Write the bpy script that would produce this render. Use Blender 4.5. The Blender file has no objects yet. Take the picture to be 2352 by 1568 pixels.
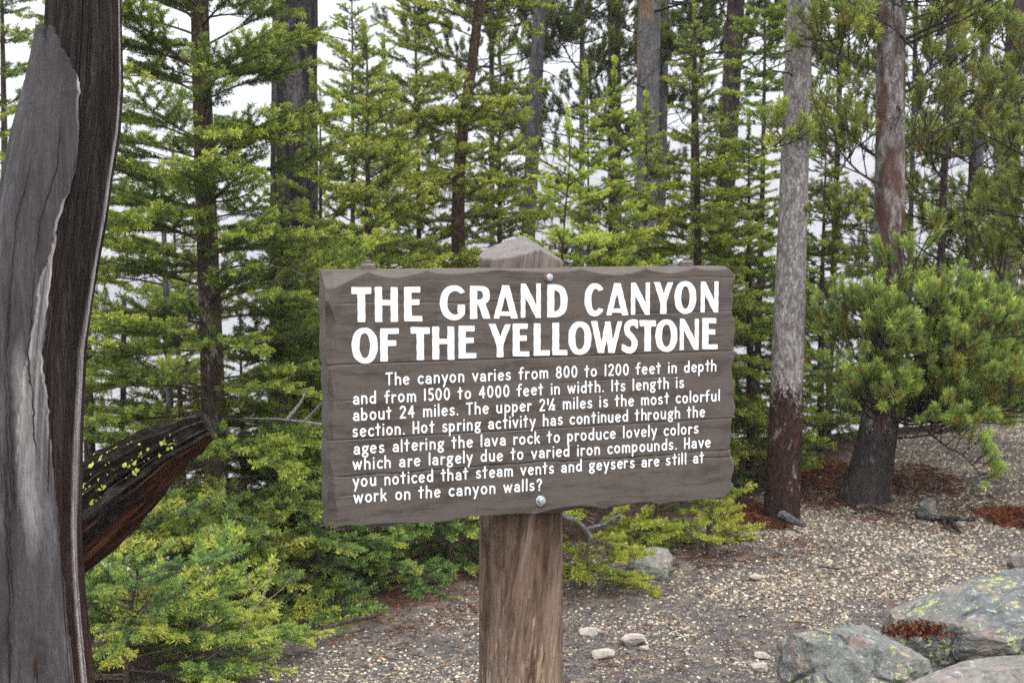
import bpy, math, random
import numpy as np
from math import sin, cos, pi, radians
from mathutils import Matrix, Vector

# ------------------------------------------------------------------ camera, light, exposure
scene = bpy.context.scene
COL = scene.collection
F_PX, PITCH, CAM_Z = 3050.0, radians(4.6), 1.62       # focal length in photo pixels (photo taken as 2352 x 1568)
cam_data = bpy.data.cameras.new('camera')
cam = bpy.data.objects.new('camera', cam_data)
COL.objects.link(cam)
cam.location = (0, 0, CAM_Z)
cam.rotation_euler = (pi / 2 - PITCH, 0, 0)
cam_data.sensor_width = 22.2
cam_data.lens = 22.2 * F_PX / 2352
cam_data.clip_start = 0.05
cam_data.clip_end = 6000
cam_data.dof.use_dof = True
cam_data.dof.focus_distance = 3.5
cam_data.dof.aperture_fstop = 5.0
scene.camera = cam

SUN_ELEV, SUN_AZ = radians(58), radians(150)           # azimuth clockwise from +Y: behind the camera, to the right
world = bpy.data.worlds.new('World')
scene.world = world
world.use_nodes = True
wn, wl = world.node_tree.nodes, world.node_tree.links
wn.clear()
w_out = wn.new('ShaderNodeOutputWorld')
w_bg = wn.new('ShaderNodeBackground')
w_bg.inputs['Strength'].default_value = 0.12
w_sky = wn.new('ShaderNodeTexSky')
w_sky.sky_type = 'NISHITA'
w_sky.sun_disc = False
w_sky.sun_elevation = SUN_ELEV
w_sky.sun_rotation = SUN_AZ
w_sky.dust_density = 3
w_co = wn.new('ShaderNodeTexCoord')
w_no = wn.new('ShaderNodeTexNoise')
w_no.inputs['Scale'].default_value = 2.2
w_no.inputs['Detail'].default_value = 5
w_cl = wn.new('ShaderNodeValToRGB')                    # overcast: cloud brightness
w_cl.color_ramp.elements[0].position = 0.3
w_cl.color_ramp.elements[0].color = (8.2, 8.5, 9.0, 1)
w_cl.color_ramp.elements[1].position = 0.7
w_cl.color_ramp.elements[1].color = (12.0, 12.1, 12.3, 1)
w_mx = wn.new('ShaderNodeMix')
w_mx.data_type = 'RGBA'
w_mx.inputs[0].default_value = 0.88
wl.new(w_co.outputs['Generated'], w_no.inputs['Vector'])
wl.new(w_no.outputs['Fac'], w_cl.inputs['Fac'])
wl.new(w_sky.outputs['Color'], w_mx.inputs[6])
w_sp = wn.new('ShaderNodeSeparateXYZ')                 # overcast sky: brighter overhead than near the horizon
w_ma = wn.new('ShaderNodeMath')
w_ma.operation = 'MULTIPLY_ADD'
w_ma.inputs[1].default_value = 1.3
w_ma.inputs[2].default_value = 0.62
w_vm = wn.new('ShaderNodeVectorMath')
w_vm.operation = 'SCALE'
wl.new(w_co.outputs['Generated'], w_sp.inputs[0])
wl.new(w_sp.outputs[2], w_ma.inputs[0])
wl.new(w_cl.outputs['Color'], w_vm.inputs[0])
wl.new(w_ma.outputs[0], w_vm.inputs['Scale'])
wl.new(w_vm.outputs[0], w_mx.inputs[7])
wl.new(w_mx.outputs[2], w_bg.inputs['Color'])
wl.new(w_bg.outputs['Background'], w_out.inputs['Surface'])

sun_data = bpy.data.lights.new('sun', 'SUN')
sun_data.energy = 1.5
sun_data.angle = radians(16)
sun_data.color = (1.0, 0.96, 0.9)
sun = bpy.data.objects.new('sun', sun_data)
COL.objects.link(sun)
sd = Vector((sin(SUN_AZ) * cos(SUN_ELEV), cos(SUN_AZ) * cos(SUN_ELEV), sin(SUN_ELEV)))
sun.rotation_euler = sd.to_track_quat('Z', 'Y').to_euler()
sun.location = (0, 0, 30)

scene.view_settings.view_transform = 'Standard'
scene.view_settings.look = 'None'
scene.view_settings.exposure = 0.55
scene.view_settings.gamma = 1.0
scene.cycles.use_denoising = False            # keep the fine grain of wood, needles and gravel
scene.cycles.use_adaptive_sampling = False
scene.cycles.max_bounces = 6
scene.cycles.diffuse_bounces = 3
scene.cycles.transmission_bounces = 3
scene.cycles.volume_bounces = 0
scene.cycles.sample_clamp_indirect = 4.0

# ------------------------------------------------------------------ helpers
Rv = np.array([1.0, 0, 0])
Fv = np.array([0, cos(PITCH), -sin(PITCH)])
Uv = np.array([0, sin(PITCH), cos(PITCH)])
CAM = np.array([0, 0, CAM_Z])


def at(px, py, d):
    """world point seen at photo pixel (px, py) at distance d along the view axis"""
    return CAM + Rv * ((px - 1176) / F_PX * d) + Uv * ((784 - py) / F_PX * d) + Fv * d


def sstep(a, b, x):
    t = np.clip((x - a) / (b - a), 0, 1)
    return t * t * (3 - 2 * t)


_rg = np.random.default_rng(7)
_PERM = _rg.random((64, 64, 64)).astype(np.float32)


def vnoise(p):
    """cheap trilinear value noise in 0..1, p (n,3)"""
    p = np.asarray(p, float)
    i = np.floor(p).astype(int)
    f = p - i
    f = f * f * (3 - 2 * f)
    i &= 63
    j = (i + 1) & 63
    a = _PERM
    x0, y0, z0, x1, y1, z1 = i[:, 0], i[:, 1], i[:, 2], j[:, 0], j[:, 1], j[:, 2]
    fx, fy, fz = f[:, 0], f[:, 1], f[:, 2]
    l = lambda u, v, t: u + (v - u) * t
    return l(l(l(a[x0, y0, z0], a[x1, y0, z0], fx), l(a[x0, y1, z0], a[x1, y1, z0], fx), fy),
             l(l(a[x0, y0, z1], a[x1, y0, z1], fx), l(a[x0, y1, z1], a[x1, y1, z1], fx), fy), fz)


def fbm(p, oct=4, gain=0.5):
    p = np.asarray(p, float)
    s, amp, tot = 0, 1.0, 0
    for o in range(oct):
        s = s + amp * vnoise(p * 2 ** o + 13.7 * o)
        tot += amp
        amp *= gain
    return s / tot


def make_mesh(name, V, groups, mats, parent=None, smooth=False, tint=None):
    """V (n,3); groups: list of (faces (m,k) int array, material index). ONE mesh object."""
    me = bpy.data.meshes.new(name)
    V = np.ascontiguousarray(V, dtype=np.float32)
    me.vertices.add(len(V))
    me.vertices.foreach_set('co', V.ravel())
    groups = [(np.asarray(f, dtype=np.int32), m) for f, m in groups if len(f)]
    loops = np.concatenate([f.ravel() for f, m in groups])
    totals = np.concatenate([np.full(len(f), f.shape[1], np.int32) for f, m in groups])
    starts = np.concatenate([[0], np.cumsum(totals)[:-1]]).astype(np.int32)
    me.loops.add(len(loops))
    me.loops.foreach_set('vertex_index', loops)
    me.polygons.add(len(totals))
    me.polygons.foreach_set('loop_start', starts)
    me.polygons.foreach_set('loop_total', totals)
    me.polygons.foreach_set('material_index', np.concatenate([np.full(len(f), m, np.int32) for f, m in groups]))
    me.polygons.foreach_set('use_smooth', np.full(len(totals), bool(smooth)))
    if tint is not None:
        a = me.attributes.new('tint', 'FLOAT', 'POINT')
        a.data.foreach_set('value', np.ascontiguousarray(tint, dtype=np.float32))
    for m in (mats if isinstance(mats, (list, tuple)) else [mats]):
        me.materials.append(m)
    me.update()
    me.validate()
    ob = bpy.data.objects.new(name, me)
    COL.objects.link(ob)
    if parent is not None:
        ob.parent = parent
    return ob


def tag(o, label=None, cat=None, group=None, kind=None):
    for k, v in (('label', label), ('category', cat), ('group', group), ('kind', kind)):
        if v:
            o[k] = v
    return o


def thing(name, label, cat, loc=(0, 0, 0), group=None):
    o = bpy.data.objects.new(name, None)
    o.empty_display_size = 0.1
    COL.objects.link(o)
    o.location = loc
    return tag(o, label, cat, group)


def copy_thing(o, label, loc, rz=0.0, scale=1.0):
    c = o.copy()
    COL.objects.link(c)
    c['label'] = label
    c.location = loc
    c.rotation_euler = (0, 0, rz)
    c.scale = (scale,) * 3
    for ch in list(o.children):
        d = ch.copy()
        COL.objects.link(d)
        d.parent = c
        for g in list(ch.children):
            e = g.copy()
            COL.objects.link(e)
            e.parent = d
    return c


class MB:
    """collects vertices and faces for one mesh"""
    def __init__(s):
        s.V, s.G, s.T, s.n = [], {}, [], 0

    def add(s, V, faces, mi=0, tint=0.0):
        V = np.asarray(V, float)
        for f in (faces if isinstance(faces, list) else [faces]):
            f = np.asarray(f)
            if len(f):
                s.G.setdefault((f.shape[1], mi), []).append(f + s.n)
        s.V.append(V)
        s.T.append(np.broadcast_to(np.asarray(tint, float), (len(V),)))
        s.n += len(V)

    def build(s, name, mats, parent=None, smooth=False):
        return make_mesh(name, np.concatenate(s.V), [(np.concatenate(f), k[1]) for k, f in s.G.items()],
                         mats, parent, smooth, np.concatenate(s.T))


def frames(P):
    P = np.asarray(P, float)
    T = np.gradient(P, axis=0)
    T /= np.linalg.norm(T, axis=1)[:, None] + 1e-12
    ref = np.array([0, 0, 1.0]) if abs(T[:, 2]).mean() < 0.8 else np.array([0, 1.0, 0])
    A = np.cross(np.broadcast_to(ref, T.shape), T)
    A /= np.linalg.norm(A, axis=1)[:, None] + 1e-12
    return T, A, np.cross(T, A)


def tube(P, R, ns=8, noise=None, cap=True):
    """closed tube along P (n,3) with radii R (n,) or (n,ns)"""
    P = np.asarray(P, float)
    T, A, B = frames(P)
    n = len(P)
    th = np.linspace(0, 2 * pi, ns, endpoint=False)
    R = np.asarray(R, float)
    if R.ndim == 1:
        R = np.repeat(R[:, None], ns, 1)
    if noise is not None:
        R = R * noise
    V = P[:, None] + R[..., None] * (np.cos(th)[None, :, None] * A[:, None] + np.sin(th)[None, :, None] * B[:, None])
    V = V.reshape(-1, 3)
    i = np.arange(n - 1)[:, None] * ns
    j = np.arange(ns)[None]
    k = (j + 1) % ns
    q = np.stack([i + j, i + k, i + ns + k, i + ns + j], -1).reshape(-1, 4)
    fs = [q]
    if cap:
        V = np.concatenate([V, P[:1], P[-1:]])
        jj = np.arange(ns)
        kk = (jj + 1) % ns
        fs.append(np.stack([np.full(ns, n * ns), kk, jj], -1))
        fs.append(np.stack([np.full(ns, n * ns + 1), (n - 1) * ns + jj, (n - 1) * ns + kk], -1))
    return V, fs


def prisms(P0, P1, r0, r1, ns=3):
    """many thin tapered twigs at once"""
    d = P1 - P0
    L = np.linalg.norm(d, axis=1)[:, None] + 1e-9
    d = d / L
    ref = np.where(np.abs(d[:, 2:3]) < 0.9, np.array([[0, 0, 1.0]]), np.array([[1.0, 0, 0]]))
    A = np.cross(d, ref)
    A /= np.linalg.norm(A, axis=1)[:, None]
    B = np.cross(d, A)
    m = len(P0)
    V = np.empty((m, 2 * ns, 3))
    for k in range(ns):
        o = cos(2 * pi * k / ns) * A + sin(2 * pi * k / ns) * B
        V[:, k] = P0 + o * r0[:, None]
        V[:, ns + k] = P1 + o * r1[:, None]
    b = np.arange(m)[:, None] * 2 * ns
    F = [np.concatenate([b + k, b + (k + 1) % ns, b + ns + (k + 1) % ns, b + ns + k], 1) for k in range(ns)]
    return V.reshape(-1, 3), np.concatenate(F)


def xform(V, pos, yaw, pitch=0.0, roll=0.0, s=1.0):
    M = Matrix.Rotation(yaw, 3, 'Z') @ Matrix.Rotation(-pitch, 3, 'Y') @ Matrix.Rotation(roll, 3, 'X')
    return (V * s) @ np.array(M).T + np.asarray(pos)


# ------------------------------------------------------------------ node helpers
def new_mat(name, rough=0.8, spec=0.25):
    m = bpy.data.materials.new(name)
    m.use_nodes = True
    nt = m.node_tree
    b = nt.nodes['Principled BSDF']
    b.inputs['Roughness'].default_value = rough
    b.inputs['Specular IOR Level'].default_value = spec
    return m, nt, b


class N:
    """small wrapper to write node trees compactly"""
    def __init__(s, nt):
        s.nt = nt
        s.co = nt.nodes.new('ShaderNodeTexCoord').outputs['Object']

    def link(s, a, b):
        s.nt.links.new(a, b)

    def map(s, scale=(1, 1, 1), rot=(0, 0, 0), src=None):
        n = s.nt.nodes.new('ShaderNodeMapping')
        n.inputs['Scale'].default_value = scale
        n.inputs['Rotation'].default_value = rot
        s.link(src or s.co, n.inputs['Vector'])
        return n.outputs[0]

    def noise(s, scale=5, detail=4, rough=0.55, src=None, dist=0.0):
        n = s.nt.nodes.new('ShaderNodeTexNoise')
        n.inputs['Scale'].default_value = scale
        n.inputs['Detail'].default_value = detail
        n.inputs['Roughness'].default_value = rough
        n.inputs['Distortion'].default_value = dist
        s.link(src or s.co, n.inputs['Vector'])
        return n.outputs['Fac']

    def voro(s, scale=5, src=None, out='Distance', feature='F1'):
        n = s.nt.nodes.new('ShaderNodeTexVoronoi')
        n.feature = feature
        n.inputs['Scale'].default_value = scale
        s.link(src or s.co, n.inputs['Vector'])
        return n.outputs[out]

    def ramp(s, fac, stops, interp='LINEAR'):
        n = s.nt.nodes.new('ShaderNodeValToRGB')
        cr = n.color_ramp
        cr.interpolation = interp
        while len(cr.elements) < len(stops):
            cr.elements.new(0.5)
        for e, (p, c) in zip(cr.elements, stops):
            e.position = p
            e.color = (*c, 1) if hasattr(c, '__len__') else (c, c, c, 1)
        s.link(fac, n.inputs['Fac'])
        return n.outputs['Color']

    def mix(s, fac, a, b, mode='MIX'):
        n = s.nt.nodes.new('ShaderNodeMix')
        n.data_type = 'RGBA'
        n.blend_type = mode
        for v, i in ((fac, 0), (a, 6), (b, 7)):
            if isinstance(v, (int, float)):
                n.inputs[i].default_value = v if i == 0 else (v, v, v, 1)
            elif isinstance(v, tuple):
                n.inputs[i].default_value = (*v, 1)
            else:
                s.link(v, n.inputs[i])
        return n.outputs[2]

    def math(s, op, a, b=0.0, clamp=False):
        n = s.nt.nodes.new('ShaderNodeMath')
        n.operation = op
        n.use_clamp = clamp
        for v, i in ((a, 0), (b, 1)):
            if isinstance(v, (int, float)):
                n.inputs[i].default_value = v
            else:
                s.link(v, n.inputs[i])
        return n.outputs[0]

    def attr(s, name='tint'):
        n = s.nt.nodes.new('ShaderNodeAttribute')
        n.attribute_name = name
        return n.outputs['Fac']

    def sep(s, src=None):
        n = s.nt.nodes.new('ShaderNodeSeparateXYZ')
        s.link(src or s.co, n.inputs[0])
        return n.outputs

    def rnd(s):
        return s.nt.nodes.new('ShaderNodeObjectInfo').outputs['Random']

    def bump(s, h, dist=0.01, strength=0.6):
        n = s.nt.nodes.new('ShaderNodeBump')
        n.inputs['Distance'].default_value = dist
        n.inputs['Strength'].default_value = strength
        s.link(h, n.inputs['Height'])
        return n.outputs[0]
# ------------------------------------------------------------------ ground, canyon, gravel
def edge_y(x):
    """distance at which the flat ground breaks off into the canyon"""
    return 9.0 + 1.6 * sstep(0.5, 4, x) - 2.4 * sstep(-0.3, -3.5, x) + 0.35 * np.sin(x * 1.3)


def ground_z(x, y):
    x = np.asarray(x, float)
    y = np.asarray(y, float)
    z = 0.07 * sstep(0.8, 3.5, x) * sstep(3, 7, y) + 0.10 * sstep(1.2, 3.0, x) * sstep(6.5, 8.5, y)
    z = z - 0.30 * sstep(-0.2, -2.2, x) * sstep(4.2, 7.5, y)
    e = np.maximum(0, y - edge_y(x))
    near = np.minimum(e, 14)
    z = z - 0.20 * near ** 1.15 - np.maximum(0, e - 14) * 0.85 * (1 - sstep(120, 330, e)) * 0.9
    z = np.maximum(z, -150 + 12 * np.sin(x * 0.01))
    # far canyon wall
    w = sstep(300, 640, y + 60 * np.sin(x * 0.007) + 30 * np.sin(x * 0.021 + 1))
    rim = 33 + 9 * np.sin(x * 0.006 + 0.6) + 4 * np.sin(x * 0.017) + 0.02 * x
    far = -150 + (150 + rim) * w
    return np.where(y > 250, np.maximum(z, far), z)


def axis(lo, a, b, hi, step, n):
    near = np.arange(a, b, step)
    k = np.linspace(0, 1, n)[1:]
    return np.concatenate([(a - (a - lo) * (k ** 3))[::-1], near, b + (hi - b) * (k ** 3)])


gx = axis(-900, -3.2, 4.5, 900, 0.04, 90)
gy = axis(-40, 3.0, 11.0, 1500, 0.04, 130)
GX, GY = np.meshgrid(gx, gy)
P = np.stack([GX.ravel(), GY.ravel(), 0 * GX.ravel()], 1)
GZ = ground_z(P[:, 0], P[:, 1])
fade = np.exp(-np.maximum(0, P[:, 1] - 12) / 6)
GZ = GZ + fade * (0.05 * (fbm(P * 1.7, 3) - 0.5) + 0.016 * (fbm(P * 14 + 5, 3) - 0.5))
big = sstep(60, 300, P[:, 1])
GZ = GZ + big * (26 * (fbm(P * 0.016, 5) - 0.5) * np.where(P[:, 1] > 700, 0.25, 1) + 8 * (vnoise(P * [0.05, 0.006, 1]) - 0.5))
P[:, 2] = GZ
ny, nx = GX.shape
ii = (np.arange(ny - 1)[:, None] * nx + np.arange(nx - 1)[None]).reshape(-1)
GQ = np.stack([ii, ii + 1, ii + nx + 1, ii + nx], 1)


def ground_mat():
    m, nt, b = new_mat('gravel_soil', 0.9, 0.2)
    n = N(nt)
    fine = n.noise(140, 4, 0.7)
    mid = n.noise(9, 5, 0.6)
    soil = n.ramp(fine, [(0.3, (0.035, 0.031, 0.031)), (0.52, (0.095, 0.086, 0.083)), (0.75, (0.26, 0.23, 0.20))])
    tan = n.ramp(n.noise(70, 3, 0.6), [(0.35, (0.12, 0.095, 0.072)), (0.7, (0.36, 0.30, 0.21))])
    patch = n.ramp(mid, [(0.48, 0), (0.62, 1)])
    col = n.mix(patch, soil, n.mix(0.55, soil, tan))
    y = n.sep()[1]
    # beyond the edge: forest duff, then canyon rock
    duff = n.ramp(n.noise(30, 4), [(0.3, (0.022, 0.015, 0.011)), (0.7, (0.085, 0.047, 0.032))])
    # needle duff under the trees: starts beyond a slanting line
    sl = n.math('SUBTRACT', n.math('SUBTRACT', y, 6.25), n.math('MULTIPLY', n.sep()[0], 1.15))
    sl = n.math('ADD', n.math('MULTIPLY', sl, 0.25), n.math('MULTIPLY', n.noise(2.5, 4), 0.30))
    col = n.mix(n.ramp(sl, [(0.12, 0), (0.20, 1)]), col, duff)
    rock = n.ramp(n.noise(0.03, 6, 0.65, n.map((1.2, 0.3, 0.45))), [(0.3, (0.17, 0.18, 0.20)), (0.5, (0.245, 0.24, 0.255)), (0.7, (0.32, 0.295, 0.295))])
    far = n.ramp(n.math('MULTIPLY', y, 0.01), [(0.25, 0), (0.8, 1)])
    col = n.mix(far, col, rock)
    n.link(col, b.inputs['Base Color'])
    n.link(n.bump(fine, 0.006, 0.8), b.inputs['Normal'])
    return m


make_mesh('ground', P, [(GQ, 0)], ground_mat(), smooth=True)['kind'] = 'structure'

# gravel: thousands of small stones, cream and dark
OCT_V = np.array([[1, 0, 0], [-1, 0, 0], [0, 1, 0], [0, -1, 0], [0, 0, 1], [0, 0, -1]], float)
OCT_F = np.array([[0, 2, 4], [2, 1, 4], [1, 3, 4], [3, 0, 4], [2, 0, 5], [1, 2, 5], [3, 1, 5], [0, 3, 5]])
CUB_V = np.array([[x, y, z] for z in (-0.8, 0.7) for x, y in ((-1, -.7), (.6, -1), (1, .6), (-.5, 1))], float)
CUB_F = np.array([[0, 1, 5, 4], [1, 2, 6, 5], [2, 3, 7, 6], [3, 0, 4, 7], [4, 5, 6, 7]])


def hill_z(x, y):
    p = np.stack([x, y, 0 * x], 1)
    return ground_z(x, y) + 0.05 * (fbm(p * 1.7, 3) - 0.5) + 0.016 * (fbm(p * 14 + 5, 3) - 0.5)


def scatter_stones(n, rng, size_lo, size_hi, dens):
    d = 4.2 + (11.0 - 4.2) * rng.random(n) ** 1.15
    x = (rng.random(n) * 1.06 - 0.53) * 2352 / F_PX * d * 1.02
    y = d
    p = np.stack([x, y, 0 * x], 1)
    keep = (rng.random(n) < dens(p)) & (y < edge_y(x) + 0.5)
    p = p[keep]
    p[:, 2] = hill_z(p[:, 0], p[:, 1])
    m = len(p)
    s = size_lo + (size_hi - size_lo) * rng.random(m) ** 2.6
    return p, s, m


def stones(name, rng, p, s, mat, tint):
    m = len(p)
    a = rng.random((m, 3)) * [2 * pi, 0.7, 0.7] - [0, 0.35, 0.35]
    sc = s[:, None] * (0.55 + 0.75 * rng.random((m, 3))) * [1, 1, 0.62]
    V = CUB_V[None] * (1 + 0.25 * (rng.random((m, 8, 1)) - 0.5)) * sc[:, None]
    c, si = np.cos(a), np.sin(a)
    x, y, z = V[..., 0], V[..., 1], V[..., 2]
    y, z = y * c[:, 1:2] - z * si[:, 1:2], y * si[:, 1:2] + z * c[:, 1:2]
    x, z = x * c[:, 2:3] + z * si[:, 2:3], -x * si[:, 2:3] + z * c[:, 2:3]
    x, y = x * c[:, 0:1] - y * si[:, 0:1], x * si[:, 0:1] + y * c[:, 0:1]
    V = np.stack([x, y, z], -1) + p[:, None] + [0, 0, 0.15] * s[:, None, None]
    Fq = (CUB_F[None] + np.arange(m)[:, None, None] * 8).reshape(-1, 4)
    return make_mesh(name, V.reshape(-1, 3), [(Fq, 0)], mat, tint=np.repeat(tint, 8))


def gravel_mat():
    m, nt, b = new_mat('gravel_stone', 0.75, 0.3)
    n = N(nt)
    c = n.ramp(n.attr(), [(0.0, (0.05, 0.046, 0.048)), (0.28, (0.11, 0.10, 0.10)), (0.40, (0.20, 0.17, 0.15)), (0.5, (0.36, 0.30, 0.215)),
                          (0.8, (0.55, 0.475, 0.345)), (0.93, (0.68, 0.64, 0.56)), (1.0, (0.30, 0.15, 0.09))])
    n.link(c, b.inputs['Base Color'])
    return m


M_GRAVEL = gravel_mat()
rng = np.random.default_rng(3)


def bare(p):
    """1 on the open gravel, 0 on the duff under the trees"""
    return sstep(0.25, -0.35, p[:, 1] - 6.25 - 1.15 * p[:, 0] + 0.9 * (fbm(p * 2.2 + 31, 3) - 0.5))


def pale_density(p):
    x, y = p[:, 0], p[:, 1]
    d = 0.20 + 0.50 * sstep(0.42, 0.60, fbm(p * 1.5 + 9, 3)) + 0.35 * sstep(0.5, 0.66, fbm(p * 4.5 + 2, 3))
    d = d + 0.30 * sstep(0.5, 1.8, x) * sstep(5.3, 6.2, y)
    d = d - 0.12 * sstep(5.8, 4.8, y)
    return np.clip(d, 0.08, 1) * bare(p)


p, s, m_ = scatter_stones(210000, rng, 0.0018, 0.0074, pale_density)
t = np.where(rng.random(m_) < 0.035, 1.0, 0.37 + 0.57 * rng.random(m_) ** 1.25)
s = s * (1 + 0.20 * sstep(0.6, 1.8, p[:, 0]) * sstep(5.2, 6.2, p[:, 1]))
tag(stones('pale_gravel', rng, p, s, M_GRAVEL, t), kind='stuff')
p, s, m_ = scatter_stones(120000, rng, 0.0024, 0.0075, lambda q: 0.8 * (0.15 + 0.85 * bare(q)))
tag(stones('dark_gravel', rng, p, s, M_GRAVEL, 0.36 * rng.random(m_)), kind='stuff')
# ------------------------------------------------------------------ the sign
SIGN_PX = [(749, 621), (1692, 611), (1685, 1146), (756, 1221)]      # front face TL TR BR BL in the photo


def homography(src, dst):
    A = []
    for (x, y), (u, v) in zip(src, dst):
        A += [[x, y, 1, 0, 0, 0, -u * x, -u * y, -u], [0, 0, 0, x, y, 1, -v * x, -v * y, -v]]
    return np.linalg.svd(np.array(A, float))[2][-1].reshape(3, 3)


Hm = homography([(0, 0), (1, 0), (1, 1), (0, 1)], SIGN_PX)
Hm /= Hm[2, 2]
wTL = Hm[2, 2]
D_TL = 3.24


def sign_pt(u, v):
    q = Hm @ [u, v, 1]
    return at(q[0] / q[2], q[1] / q[2], D_TL * q[2] / wTL)


S0, SU, SV = sign_pt(0, 0), sign_pt(1, 0), sign_pt(0, 1)
SW, SH = np.linalg.norm(SU - S0), np.linalg.norm(SV - S0)
EU = (SU - S0) / SW
EV = (SV - S0) - EU * ((SV - S0) @ EU)
EV /= np.linalg.norm(EV)
EN = np.cross(EU, EV)
if EN @ (CAM - S0) < 0:
    EN = -EN
Hi = np.linalg.inv(Hm)


def px_uv(px, py):
    """photo pixel on the sign's face -> metres along the face (u right, v down)"""
    d = Rv * ((px - 1176) / F_PX) + Uv * ((784 - py) / F_PX) + Fv
    k = ((S0 - CAM) @ EN) / (d @ EN)
    q = CAM + d * k - S0
    return np.array([q @ EU, q @ EV])


def sign_xyz(u, v, n):
    u, v, n = np.broadcast_arrays(np.asarray(u, float), np.asarray(v, float), np.asarray(n, float))
    return u[..., None] * EU + v[..., None] * EV + n[..., None] * EN


THICK = 0.082
sign = thing('information_sign', 'brown wooden park sign with white lettering bolted to a thick round post in the gravel', 'sign')
sign.location = S0 + EU * SW / 2
sign.location.z = 0
SOFF = S0 - np.array(sign.location)


def sign_wood():
    m, nt, b = new_mat('brown_painted_wood', 0.6, 0.35)
    n = N(nt)
    # object space is the sign's own frame (u, depth, v)
    grain = n.noise(1.0, 7, 0.72, n.map((9, 60, 240)))
    broad = n.noise(1.0, 8, 0.72, n.map((5.0, 10, 24)), 0.1)
    fleck = n.noise(1.0, 3, 0.6, n.map((16, 60, 260)))
    c = n.ramp(broad, [(0.36, (0.055, 0.042, 0.033)), (0.44, (0.072, 0.058, 0.048)), (0.50, (0.094, 0.079, 0.068)), (0.75, (0.110, 0.094, 0.083))])
    c = n.mix(n.ramp(grain, [(0.34, 0.55), (0.45, 0)]), c, (0.042, 0.031, 0.025))
    c = n.mix(n.ramp(fleck, [(0.62, 0), (0.74, 0.3)]), c, (0.17, 0.15, 0.135))
    stain = n.noise(1.0, 3, 0.5, n.map((40, 20, 5)))
    c = n.mix(n.ramp(stain, [(0.60, 0), (0.72, 0.4)]), c, (0.05, 0.042, 0.037))
    n.link(c, b.inputs['Base Color'])
    n.link(n.ramp(broad, [(0.42, 0.42), (0.56, 0.72)]), b.inputs['Roughness'])
    n.link(n.bump(grain, 0.003, 0.4), b.inputs['Normal'])
    return m


def basis_obj(ob):
    """give a sign part the sign's own axes as object space, so its grain runs along the board"""
    M = Matrix(((EU[0], -EN[0], -EV[0], 0), (EU[1], -EN[1], -EV[1], 0), (EU[2], -EN[2], -EV[2], 0), (0, 0, 0, 1)))
    ob.matrix_local = Matrix.Translation(Vector(SOFF)) @ M
    return ob


def loc_uvn(u, v, n):
    u, v, n = np.broadcast_arrays(np.asarray(u, float), np.asarray(v, float), np.asarray(n, float))
    return np.stack([u, -n, -v], -1)


M_SIGN = sign_wood()
kv = SH / 600.0
SEAMS = [0.0, px_uv(749, 838.5)[1], px_uv(752, 1012)[1], SH]
rs = np.random.default_rng(11)


def scallop(x, per, phase, lo, hi, sharp=0.8):
    """chisel bites along an edge"""
    w = x / per + phase + 0.35 * np.sin(x * 5.1 + phase * 3)
    return lo + (hi - lo) * np.abs(np.sin(pi * w)) ** sharp * (0.65 + 0.35 * np.sin(x * 9 + phase * 5))


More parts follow.
